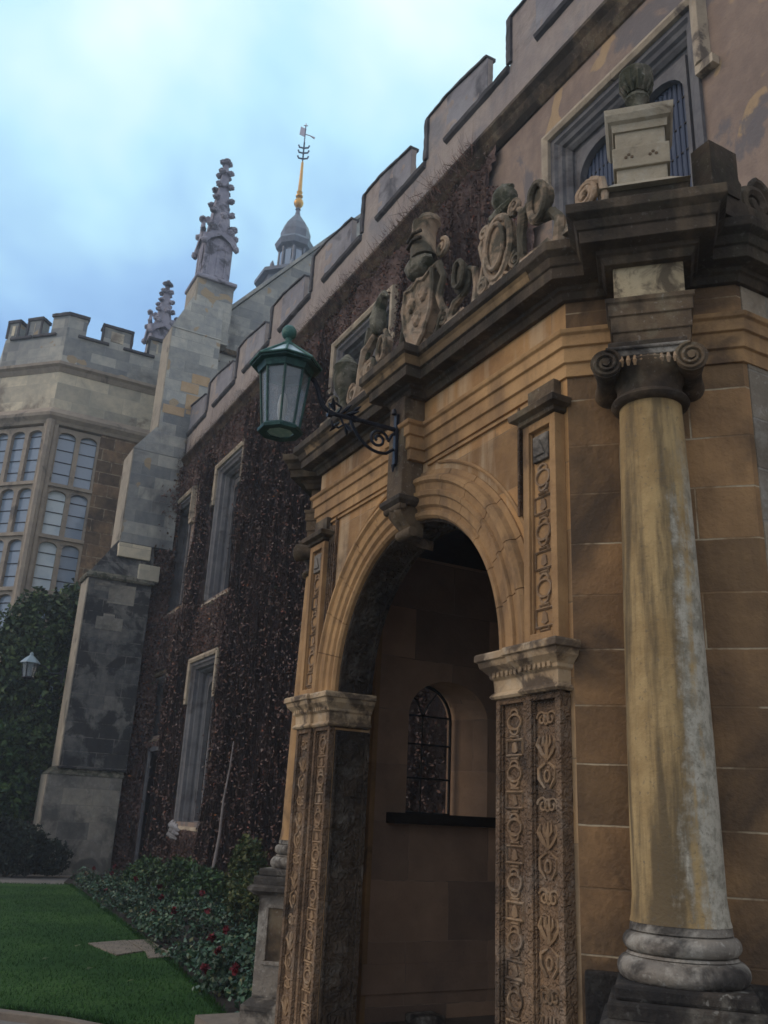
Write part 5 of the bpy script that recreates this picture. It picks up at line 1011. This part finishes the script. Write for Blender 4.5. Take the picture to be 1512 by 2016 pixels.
# pinnacle
def pinnacle(cx, cy, w0, zbase, zcap, ztop, parent, crock=6, detail=True, shaft0=None):
    sh = MB(); h = w0/2; z_s = zbase
    sh.prism([(cx-h, cy-h), (cx+h, cy-h), (cx+h, cy+h), (cx-h, cy+h)], z_s, zcap)
    p_ = sh.build('pinnacle', 'pinnacle', parent, bevel=0.03)
    q = MB(); hh = h*1.18; q.prism([(cx-hh, cy-hh), (cx+hh, cy-hh), (cx+hh, cy+hh), (cx-hh, cy+hh)], zbase-0.06, zbase+0.10)
    zsp = zcap
    # gablets on four faces
    for (ux, uy) in ((1, 0), (0, 1), (-1, 0), (0, -1)):
        nx, ny_ = uy, -ux; A = Fr((cx+nx*h, cy+ny_*h), (ux, uy), (nx, ny_))
        gz = zcap-0.25*w0
        A.poly(q, [(-h*1.25, gz), (-h*1.0, gz+0.25*w0), (-h*0.35, gz+0.60*w0), (0, gz+1.25*w0), (h*0.35, gz+0.60*w0), (h*1.0, gz+0.25*w0), (h*1.25, gz), (h*0.9, gz-0.05*w0), (h*0.5, gz+0.25*w0), (0, gz+0.5*w0), (-h*0.5, gz+0.25*w0), (-h*0.9, gz-0.05*w0)], 0.0, 0.11*w0)
        for sg in (-1, 1): blob(q, A, sg*h*1.2, 0.05, gz-0.05, 0.10*w0, 0.10*w0, 0.13*w0, 1, 8); blob(q, A, sg*h*0.6, 0.1, gz+0.55*w0, 0.12*w0, 0.10*w0, 0.12*w0, 4, 8, 0.2)
        blob(q, A, 0, 0.1, gz+1.15*w0, 0.13*w0, 0.12*w0, 0.14*w0, 4, 8, 0.2)
        if detail:
            A.box(q, -h*0.62, -h*0.5, 0, 0.02, zbase+0.2, zcap-0.3*w0); A.box(q, h*0.5, h*0.62, 0, 0.02, zbase+0.2, zcap-0.3*w0); A.box(q, -0.05*w0, 0.05*w0, 0, 0.02, zbase+0.2, zcap-0.3*w0)
    vs = [(cx-h*0.8, cy-h*0.8, zsp), (cx+h*0.8, cy-h*0.8, zsp), (cx+h*0.8, cy+h*0.8, zsp), (cx-h*0.8, cy+h*0.8, zsp)]; s_ = 0.07*w0
    vs += [(cx-s_, cy-s_, ztop-0.2*w0), (cx+s_, cy-s_, ztop-0.2*w0), (cx+s_, cy+s_, ztop-0.2*w0), (cx-s_, cy+s_, ztop-0.2*w0)]
    q.hexa(vs); A = Fr((cx, cy), (1, 0), (0, -1))
    for k in range(crock):
        t = (k+0.9)/(crock+0.6); hw = h*0.8*(1-t)+s_*t; z = zsp+(ztop-0.2*w0-zsp)*t
        for sx_ in (-1, 1):
            for sy_ in (-1, 1):
                blob(q, A, sx_*(hw+0.05*w0), sy_*(hw+0.05*w0), z, 0.13*w0, 0.13*w0, 0.11*w0, k, 8, 0.25)
    for (dx_, dy_) in ((1, 0), (-1, 0), (0, 1), (0, -1)): blob(q, A, dx_*0.13*w0, dy_*0.13*w0, ztop-0.12*w0, 0.12*w0, 0.12*w0, 0.10*w0, 3, 8, 0.2)
    blob(q, A, 0, 0, ztop, 0.10*w0, 0.10*w0, 0.10*w0, 3, 8, 0.2)
    q.build('crocketed_spire', 'pinnacle', p_)
    return p_
pinnacle(6.47, 25.1, 0.93, 17.85, 19.5, 23.0, hall, crock=5)
# shaft under the pinnacle
mb = MB(); mb.prism([(5.86, 24.48), (7.08, 24.48), (7.08, 25.7), (5.86, 25.7)], 15.6, 17.75); mb.build('pinnacle_base', 'hall_grey', hall)
mb = MB(); mb.prism([(5.79, 24.40), (7.16, 24.40), (7.16, 25.77), (5.79, 25.77)], 17.72, 17.86); mb.build('moulding', 'pinnacle', hall, bevel=0.04)
mb = MB(); mb.prism([(5.848, 24.476), (5.91, 24.476), (5.91, 25.7), (5.848, 25.7)], 15.6, 17.71); mb.build('lit_return_face', 'lit_return', hall)
pinnacle(6.25, 30.8, 0.85, 17.9, 18.9, 21.2, hall, crock=4, detail=False)
# gable wall rising to the right
YG = 25.0; GW = Fr((0, YG), (1, 0), (0, -1))
mb = MB(); GW.poly(mb, [(6.2, 0), (22, 0), (22, 14), (19.5, 16.4), (12.9, 24.2), (6.75, 16.6), (6.2, 16.6)], -0.6, 0.0); mb.build('gable_wall', 'hall_grey', hall)
mb = MB(); vs = []
def slope_strip(mb, fr, a, b, d0, d1, th):
    (s0, z0), (s1, z1) = a, b; mb.hexa([fr.p(s0, d0, z0), fr.p(s1, d0, z1), fr.p(s1, d1, z1), fr.p(s0, d1, z0), fr.p(s0, d0, z0+th), fr.p(s1, d0, z1+th), fr.p(s1, d1, z1+th), fr.p(s0, d1, z0+th)])
slope_strip(mb, GW, (6.7, 16.6), (12.9, 24.22), -0.65, 0.1, 0.16); slope_strip(mb, GW, (12.9, 24.22), (19.6, 16.4), -0.65, 0.1, 0.16); mb.build('gable_coping', 'hall_grey', hall)
mb = MB(); GW.box(mb, 6.7, 12, 0.0, 0.10, 15.55, 15.75); GW.box(mb, 6.7, 7.0, 0.0, 0.16, 16.5, 16.85); mb.build('string_course', 'sooty_soft', hall, bevel=0.03)
rp = MB()
for i in range(9):
    x_ = 7.4+rng.uniform(-0.5, 0.9); z_ = 14.9+rng.uniform(-0.3, 0.45); rp.tube([GW.p(x_, 0.0, z_), GW.p(x_+rng.uniform(-.2, .2), 0.05, z_+0.3)], [0.09, 0.01], 5)
rp.build('creeper_stub', 'bark', hall)
# hall roof behind
mb = MB(); RX = 12.9
mb.add([(6.4, YG+0.5, 16.2), (RX, YG+0.5, 23.9), (RX, 70, 23.9), (6.4, 70, 16.2)], [(0, 1, 2, 3)]); mb.add([(RX, YG+0.5, 23.9), (19.4, YG+0.5, 16.2), (19.4, 70, 16.2), (RX, 70, 23.9)], [(0, 1, 2, 3)]); mb.build('roof', 'lead', hall, recalc=False)
mb = MB(); mb.prism([(6.1, 26), (6.6, 26), (6.6, 70), (6.1, 70)], -0.1, 16.4); mb.build('side_wall', 'hall_grey', hall)
# cupola on the ridge
CX, CY = 14.22, 38.6
cu_ = MB(); cu_.lathe([(1.65, 23.5), (1.65, 28.1), (1.95, 28.15), (1.95, 28.35), (1.0, 28.7)], (CX, CY), 8, PI/8); cup = cu_.build('cupola', 'lead', hall)
cu_ = MB(); cu_.lathe([(0.70, 28.4), (0.78, 28.6), (0.70, 30.3), (0.98, 30.45), (1.08, 30.75), (0.95, 30.95), (0.80, 31.05), (0.82, 31.5), (0.66, 32.0), (0.36, 32.45), (0.16, 32.75), (0.10, 33.1), (0.16, 33.15), (0.08, 33.3)], (CX, CY), 8, PI/8)
for i in range(8):
    a = PI/8+i*PI/4; cu_.tube([(CX+0.80*math.cos(a), CY+0.80*math.sin(a), 28.6), (CX+0.76*math.cos(a), CY+0.76*math.sin(a), 30.3)], 0.08, 6); cu_.tube([(CX+1.5*math.cos(a), CY+1.5*math.sin(a), 28.3), (CX+1.45*math.cos(a), CY+1.45*math.sin(a), 28.75), (CX+1.45*math.cos(a), CY+1.45*math.sin(a), 29.0)], [0.10, 0.13, 0.03], 6)
cu_.build('cupola_dome', 'lead', cup)
cw = MB()
for i in range(8):
    a = (i+0.0)*PI/4; A = Fr((CX+0.70*math.cos(a), CY+0.70*math.sin(a)), (-math.sin(a), math.cos(a)), (math.cos(a), math.sin(a))); A.box(cw, -0.16, 0.16, -0.02, 0.03, 28.9, 30.1)
cw.build('cupola_window', 'bay_glass', cup)
gd = MB(); gd.lathe([(0.05, 33.2), (0.15, 33.3), (0.26, 33.5), (0.27, 33.62), (0.2, 33.8), (0.1, 33.9), (0.2, 34.0), (0.2, 34.07), (0.11, 34.15), (0.17, 34.3), (0.12, 34.4), (0.09, 35.4), (0.07, 36.3), (0.03, 36.45)], (CX, CY), 16); gd.build('gilded_spike', 'gold', cup, smooth=True)
vn = MB(); A = Fr((CX, CY), (0.9, -0.44), (-0.44, -0.9)); vn.tube([(CX, CY, 36.3), (CX, CY, 38.9)], 0.035, 6)
for zz_ in (36.6, 37.0, 37.35):
    for sg in (-1, 1):
        A.tube(vn, [(0, zz_), (sg*0.25, zz_+0.05), (sg*0.30, zz_+0.2)], 0, 0.05, 6); vn.tube([(CX, CY, zz_), (CX+0.1*sg, CY+0.28*sg, zz_+0.15)], 0.05, 6)
van = vn.build('weather_vane', 'vane_iron', cup)
vp = MB(); A.poly(vp, [(-0.32, 38.3), (0.0, 38.15), (0.05, 38.7), (-0.28, 38.85)], -0.02, 0.02); A.tube(vp, [(0.0, 38.35), (0.3, 38.25), (0.55, 38.1)], 0, [0.03, 0.03, 0.07], 6); A.tube(vp, [(0, 38.7), (0.0, 39.1)], 0, 0.03, 6); A.tube(vp, [(-0.12, 38.95), (0.12, 38.95)], 0, 0.03, 6); vp.build('vane_flag', 'vane_pale', van)

# bay window (side face, canted face)
YV = 29.0; X0 = 2.74; XW = 6.15
ca = math.cos(R(45)); BC = [(-2.6, YV+1.9+1.9), (X0-2.05, YV+2.05), (X0, YV), (XW, YV)]
LB = 1.72; BC = [(X0-LB, YV+LB), (X0, YV), (XW, YV)]; BP = [(X0-LB, YV+8)] + BC
VS = Fr((X0, YV), (1, 0), (0, -1)); VC = Fr((X0, YV), (-ca, ca), (-ca, -ca)); LCW = 1.72/ca
# parapet band and mouldings (outward normal side): walking from far-left to right -> outward on right-hand = side -1
mb = MB(); mb.sweep(BP, [(-0.4, 15.75), (0.05, 15.75), (0.05, 16.86), (-0.4, 16.86)], side=-1); mb.build('bay_parapet', 'hall_grey', hall)
mb = MB(); mb.sweep(BP, [(-0.3, 15.38), (0.02, 15.40), (0.10, 15.55), (0.20, 15.62), (0.20, 15.72), (0.08, 15.78), (-0.3, 15.78)], side=-1); mb.build('string_course', 'hall_tracery', hall)
mb = MB(); mb.sweep(BP, [(-0.5, 13.9), (0.03, 13.9), (0.0, 15.42), (-0.5, 15.42)], side=-1); mb.build('bay_frieze', 'hall_cream', hall)
mb = MB(); mb.sweep(BP, [(-0.3, 13.48), (0.03, 13.50), (0.08, 13.6), (0.20, 13.72), (0.22, 13.82), (0.05, 14.05), (-0.3, 14.08)], side=-1); mb.build('string_course', 'hall_tracery', hall)
def merlon_bay(fr, s0, s1, wrap=None):
    mb = MB(); fr.box(mb, s0, s1, -0.35, 0.047, 16.85, 17.52); o = mb.build('merlon', 'hall_grey', hall, bevel=0.01)
    mb = MB(); fr.box(mb, s0-0.05, s1+0.05, -0.38, 0.10, 17.5, 17.62); fr.box(mb, s0-0.05, s0+0.04, 0.04, 0.09, 16.9, 17.5); fr.box(mb, s1-0.04, s1+0.05, 0.04, 0.09, 16.9, 17.5); mb.build('coping', 'coping', o, bevel=0.02)
    mb = MB(); fr.box(mb, s0+0.28, s1-0.28, 0.045, 0.06, 17.0, 17.40); mb.build('panel', 'hall_cream', o)
mb = MB(); mb.sweep([VC.p(0.62, 0, 0)[:2], (X0, YV), VS.p(0.62, 0, 0)[:2]], [(-0.35, 16.85), (0.047, 16.85), (0.047, 17.56), (-0.35, 17.56)], side=-1); oo = mb.build('merlon', 'hall_grey', hall)
mb = MB(); mb.sweep([VC.p(0.67, 0, 0)[:2], (X0, YV), VS.p(0.67, 0, 0)[:2]], [(-0.38, 17.555), (0.10, 17.555), (0.10, 17.67), (-0.38, 17.67)], side=-1); mb.build('coping', 'coping', oo)
merlon_bay(VS, 1.17, 2.17); merlon_bay(VS, 2.78, 3.4)
merlon_bay(VC, 1.05, 1.6); merlon_bay(VC, 1.98, 2.42)
for fr, spans in ((VS, ((0.67, 1.12), (2.22, 2.73))), (VC, ((0.67, 1.0), (1.65, 1.93)))):
    for a, b in spans: mb = MB(); fr.box(mb, a-0.3, b+0.3, -0.4, 0.13, 16.80, 16.90); mb.build('embrasure_sill', 'coping', hall, bevel=0.02)
# windows: side face two lights, then masonry; canted face three lights
rows = [(2.1, 6.15), (6.15, 7.85), (7.85, 9.65), (9.65, 11.4), (11.4, 13.45)]
def bay_lights(fr, s0, s1, nl, bright=()):
    w_ = (s1-s0)/nl
    for ri, (z0, z1) in enumerate(rows):
        mb = MB()
        for i in range(nl):
            a, b = s0+w_*i, s0+w_*(i+1); h_ = (b-a)/2-0.075
            fr.arch_wall(mb, a, b, z0, z1, a+0.075, b-0.075, z0+0.10, z1-0.14-h_*0.62, h_*0.62, -0.28, -0.08, nseg=12)
        fr.box(mb, s0, s1, -0.10, 0.0, z0-0.04, z0+0.07)
        wn = mb.build('window', 'hall_tracery', hall, recalc=False)
        for i in range(nl):
            a, b = s0+w_*i, s0+w_*(i+1); p = MB(); fr.box(p, a+0.02, b-0.02, -0.26, -0.22, z0+0.02, z1-0.02); p.build('pane', 'bright_room' if (ri, i) in bright else 'bay_glass', wn)
        ld = MB(); zz_ = z0+0.45
        while zz_ < z1-0.2: fr.box(ld, s0+0.05, s1-0.05, -0.215, -0.20, zz_, zz_+0.025); zz_ += 0.42
        ld.build('glazing_bar', 'lead_line', wn)
bay_lights(VS, 0.28, 1.68, 2, bright=((3, 0), (2, 0))); bay_lights(VC, 0.22, LCW-0.2, 3)
mb = MB()
for fr, a, b in ((VS, 1.68, 3.41), (VS, 0.0, 0.10)): fr.box(mb, a, b, -0.5, -0.004, -0.1, 13.5)
mb.build('bay_wall', 'hall_brown', hall)
mb = MB(); mb.tube([(X0+0.02, YV-0.0, -0.1), (X0+0.02, YV, 13.6)], 0.15, 8); VS.box(mb, 0.1, 0.28, -0.3, 0.02, 2, 13.5); VC.box(mb, 0.1, 0.22, -0.3, 0.02, 2, 13.5); VC.box(mb, LCW-0.22, LCW, -0.3, 0.02, 2, 13.5); mb.build('corner_mullion', 'hall_tracery', hall)
mb = MB(); VS.box(mb, 0.1, 1.7, -0.3, 0.05, -0.1, 2.1); VC.box(mb, 0.1, LCW, -0.3, 0.05, -0.1, 2.1); mb.build('bay_plinth', 'hall_brown', hall)
mb = MB(); mb.prism([(X0-1.45, 37), (X0-1.40, YV+1.85), (X0+0.2, YV+0.40), (6.2, YV+0.35), (6.2, 37)], -0.1, 15.5); mb.build('bay_core', 'dark_wood', hall)

# ================================================================== SMALL LANTERN ON THE BUTTRESS
SX, SY = 2.93, 24.7
sm = thing('wall_lantern', 'small hexagonal lantern on an iron arm from the far buttress in front of the tree', 'lantern', (3.8, SY, 4.9))
MB().lathe([(0.13, 4.66), (0.19, 5.02), (0.20, 5.03)], (SX, SY), 6).build('glass', 'lantern_glass', sm)
q = MB()
for i in range(6):
    a = i*PI/3; q.tube([(SX+0.135*math.cos(a), SY+0.135*math.sin(a), 4.66), (SX+0.195*math.cos(a), SY+0.195*math.sin(a), 5.02)], 0.014, 5)
q.build('frame', 'iron', sm)
MB().lathe([(0.26, 5.02), (0.24, 5.05), (0.12, 5.17), (0.05, 5.22), (0.05, 5.28), (0.01, 5.31)], (SX, SY), 6).build('roof', plain('pale_blue_lantern_roof', (0.25, 0.33, 0.38), 0.5), sm)
MB().lathe([(0.10, 4.60), (0.15, 4.64), (0.15, 4.67)], (SX, SY), 6).build('base_ring', 'iron', sm)
q = MB(); q.tube([(3.80, SY, 4.88), (3.5, SY, 4.80), (3.3, SY, 4.98), (3.12, SY, 5.0)], 0.02, 6); q.tube([(3.80, SY, 4.70), (3.6, SY, 4.72), (3.5, SY, 4.80)], 0.015, 6); q.build('bracket', 'iron', sm)
q = MB(); q.prism([(3.76, SY-0.04), (3.80, SY-0.04), (3.80, SY+0.04), (3.76, SY+0.04)], 4.6, 5.05); q.build('back_plate', 'iron', sm)

# ================================================================== PLANTING
def crown_points(blobs, n):
    out = []
    tot = sum(b[3]*b[4]*b[5] for b in blobs)
    for cx, cy, cz, rx, ry, rz in blobs:
        k = max(20, int(n*rx*ry*rz/tot)); d_ = rng.normal(size=(k, 3)); d_ /= np.linalg.norm(d_, axis=1)[:, None]; r_ = rng.uniform(0.55, 1.08, k)**0.6
        d_ *= r_[:, None]*(1+0.18*np.sin(d_[:, 0]*9+cx*3)*np.sin(d_[:, 2]*8+d_[:, 1]*7))[:, None]
        out.append(np.stack([cx+d_[:, 0]*rx, cy+d_[:, 1]*ry, cz+d_[:, 2]*rz], 1))
    return np.concatenate(out)
def plant(name, label, cat, base, blobs, n, size, mat, group=None, limbs=5, trunk=0.1, flat=None):
    t = thing(name, label, cat, base, group)
    P = crown_points(blobs, n); P = P[P[:, 2] > 0.03]
    fast_mesh('crown' if trunk > 0.05 else 'foliage', leaves(P, size, flat=flat, aspect=0.55, jitter=1.0), 4, mat, t)
    mb = MB(); bx, by, bz = base; top = max(b[2] for b in blobs)
    for b in blobs[:limbs]: 
        c_ = Vector(b[:3]); o_ = Vector(base); m1 = o_.lerp(c_, 0.45)+Vector((rng.normal(0, .1), rng.normal(0, .1), 0.1))*trunk*5
        mb.tube([o_, m1, c_], [trunk, trunk*0.6, trunk*0.25], 7)
    mb.build('trunk' if trunk > 0.05 else 'stems', 'bark', t, smooth=True)
    return t
tb_ = [(3.2, 26.4, 6.0, 0.95, 0.8, 1.25), (3.9, 26.2, 6.6, 0.5, 0.6, 1.0), (2.5, 26.5, 5.0, 0.7, 0.8, 1.1), (3.5, 26.3, 4.4, 1.0, 0.8, 1.3), (2.3, 26.8, 3.6, 1.0, 0.9, 1.3), (3.4, 26.2, 2.6, 1.1, 0.9, 1.3), (2.75, 26.6, 6.3, 0.45, 0.6, 0.7)]
plant('evergreen_tree', 'tall bushy evergreen tree growing between the bay window and the buttress', 'tree', (3.2, 26.6, 0), tb_, 26000, 0.085, 'tree_leaf', trunk=0.12)
sb = [(1.9, 25.6, 1.9, 0.9, 0.7, 0.9), (2.9, 25.4, 1.6, 0.8, 0.7, 0.9), (1.3, 26.4, 3.3, 0.8, 0.7, 1.0), (2.6, 25.3, 2.8, 0.6, 0.6, 0.7)]
plant('laurel_shrub', 'bright green leafy shrub in front of the dark evergreen tree', 'shrub', (2.2, 25.5, 0), sb, 16000, 0.085, 'bush_leaf', trunk=0.06)
db = [(3.3, 23.1, 0.55, 0.55, 0.5, 0.55), (2.7, 23.3, 0.65, 0.6, 0.5, 0.6), (3.9, 23.1, 0.4, 0.45, 0.4, 0.4), (2.1, 23.4, 0.75, 0.6, 0.5, 0.6)]
plant('sage_bush', 'dark grey green bush at the foot of the buttress beside the path', 'bush', (3.0, 23.2, 0), db, 14000, 0.05, 'sage_leaf', trunk=0.03, flat=(0, 0, 0.2))
plant('young_shrub', 'taller yellowish green shrub standing against the creeper wall', 'shrub', (5.2, 13.6, 0), [(5.2, 13.6, 0.7, 0.3, 0.35, 0.5), (5.05, 13.2, 0.45, 0.3, 0.35, 0.35), (5.3, 14.0, 0.9, 0.22, 0.25, 0.35), (4.9, 12.8, 0.35, 0.25, 0.3, 0.3)], 4200, 0.04, 'yellow_leaf', trunk=0.02)
plant('young_shrub', 'low yellowing shrub at the end of the bed beside the far pedestal', 'shrub', (4.3, 9.2, 0), [(4.3, 9.2, 0.55, 0.3, 0.35, 0.45), (4.5, 9.6, 0.8, 0.2, 0.25, 0.4), (4.1, 8.8, 0.35, 0.3, 0.3, 0.3)], 3600, 0.034, 'yellow_leaf', trunk=0.02)
for i, (x, y, h) in enumerate(((5.3, 17.5, 0.62), (5.1, 19.0, 0.55), (5.4, 16.2, 0.55))):
    plant('border_shrub', ['mid green shrub below the tall creeper window', 'green shrub farthest along the creeper wall', 'green shrub beside the bare leaning stem'][i], 'shrub', (x, y, 0), [(x, y, h*0.6, 0.4, 0.5, h*0.6), (x+0.2, y+0.4, h*0.7, 0.3, 0.3, h*0.5), (x-0.2, y-0.4, h*0.4, 0.35, 0.4, h*0.4)], 2600, 0.045, 'bush_leaf', group=None, trunk=0.02)
# rose bushes in the bed (leaves + a few dark red flowers)
def rose_at(x, y, h, rad, nf, idx, dist):
    t = thing('rose_bush', 'low rose bush with dark red flowers in the bed along the lawn', 'rose bush', (x, y, 0), 'rose bushes in the bed between the lawn and the creeper wall')
    k = int(420*max(0.35, min(1, 11/dist))); d_ = rng.normal(size=(k, 3)); d_ /= np.linalg.norm(d_, axis=1)[:, None]; d_ *= rng.uniform(0.3, 1.05, k)[:, None]
    P = np.stack([x+d_[:, 0]*rad, y+d_[:, 1]*rad, h*0.55+d_[:, 2]*h*0.5], 1); P = P[P[:, 2] > 0.03]
    fast_mesh('foliage', leaves(P, 0.030, flat=(0, 0, 0.9), aspect=0.62, jitter=0.9), 4, 'rose_leaf', t)
    mb = MB()
    for i in range(4):
        a = rng.uniform(0, 2*PI); mb.tube([(x, y, 0), (x+rad*0.3*math.cos(a), y+rad*0.3*math.sin(a), h*0.5), (x+rad*0.6*math.cos(a), y+rad*0.6*math.sin(a), h*0.9)], [0.008, 0.006, 0.003], 5)
    mb.build('stems', 'bark', t)
    for j in range(nf):
        a = rng.uniform(0, 2*PI); rr = rad*rng.uniform(0.2, 0.8); c = np.array([x+rr*math.cos(a)-0.05, y+rr*math.sin(a), h+rng.uniform(-0.02, 0.07)])
        Pp = c+rng.normal(0, 0.014, (26, 3)); fast_mesh('flower', leaves(Pp, 0.030, flat=(0, 0, 0.5), aspect=0.8, jitter=1.0), 4, 'petal', t)
idx = 0; y = 7.3
while y < 21.5:
    xl = float(np.interp(y, [7, 7.74, 9.2, 11.4, 15.2, 20.5, 21.5], [2.95, 2.98, 3.15, 3.4, 3.7, 4.05, 4.3]))
    x = xl+0.16
    while x < 5.7:
        if not (y < 12.4 and y > 10.7 and x < 3.55) and not (abs(x-4.1) < 0.28 and 12.5 < y < 13.6):
            rad = rng.uniform(0.22, 0.34); rose_at(x+rng.uniform(-.06, .06), y+rng.uniform(-.1, .1), rng.uniform(0.20, 0.36), rad, int(rng.choice([0, 0, 0, 1, 1])) if x < 4.9 else 0, idx, y); idx += 1
        x += 0.52
    y += 0.56 + 0.012*y
# fallen leaves on the lawn
fl = []
for (x, y) in ((2.2, 9.9), (1.9, 10.6), (2.4, 11.5), (1.2, 10.3), (0.9, 12.4), (1.6, 13.6), (2.45, 9.2)): fl.append((x, y))
for i, (x, y) in enumerate(fl):
    P = np.array([[x, y, 0.075], [x+0.02, y+0.01, 0.08]]); o = fast_mesh('fallen_leaf', leaves(P, 0.045, flat=(0, 0, 2), jitter=0.3), 4, 'yellow_leaf'); tag(o, 'small yellow fallen leaf lying on the lawn', 'leaf', 'fallen leaves on the lawn')
for o in list(C.objects):
    b_ = o.name.split('.')[0]
    if b_ in ('oval_cartouche', 'mossy_head', 'scroll_bracket', 'strapwork_ring', 'coat_of_arms', 'helmet_wreath', 'helmet', 'carved_bird'): rough(o, 0.011, 2)
    elif b_ in ('foliage_carving', 'strapwork_carving', 'console', 'scroll', 'hanging_leaf', 'broken_ledge', 'guard_stone'): rough(o, 0.010, 1)
    elif b_ in ('crocketed_spire',): rough(o, 0.06, 1)
    elif b_ in ('merlon', 'coping', 'embrasure_sill') and o.parent is rangeb or b_ == 'coping': rough(o, 0.035, 4, _tex2)
hz = MB(); hz.hexa([(-60, -25, -1.2), (60, -25, -1.2), (60, 90, -1.2), (-60, 90, -1.2), (-60, -25, 60), (60, -25, 60), (60, 90, 60), (-60, 90, 60)])
hm_ = bpy.data.materials.new('pale_air'); hm_.use_nodes = True; hn = hm_.node_tree; hn.nodes.clear()
ho = hn.nodes.new('ShaderNodeOutputMaterial'); hv = hn.nodes.new('ShaderNodeVolumePrincipled'); hn.links.new(hv.outputs[0], ho.inputs['Volume'])
hv.inputs['Density'].default_value = 0.0026; hv.inputs['Color'].default_value = (0.82, 0.90, 1.0, 1); hv.inputs['Anisotropy'].default_value = 0.3
hz.build('haze', hm_, kind='stuff')
print('done build')
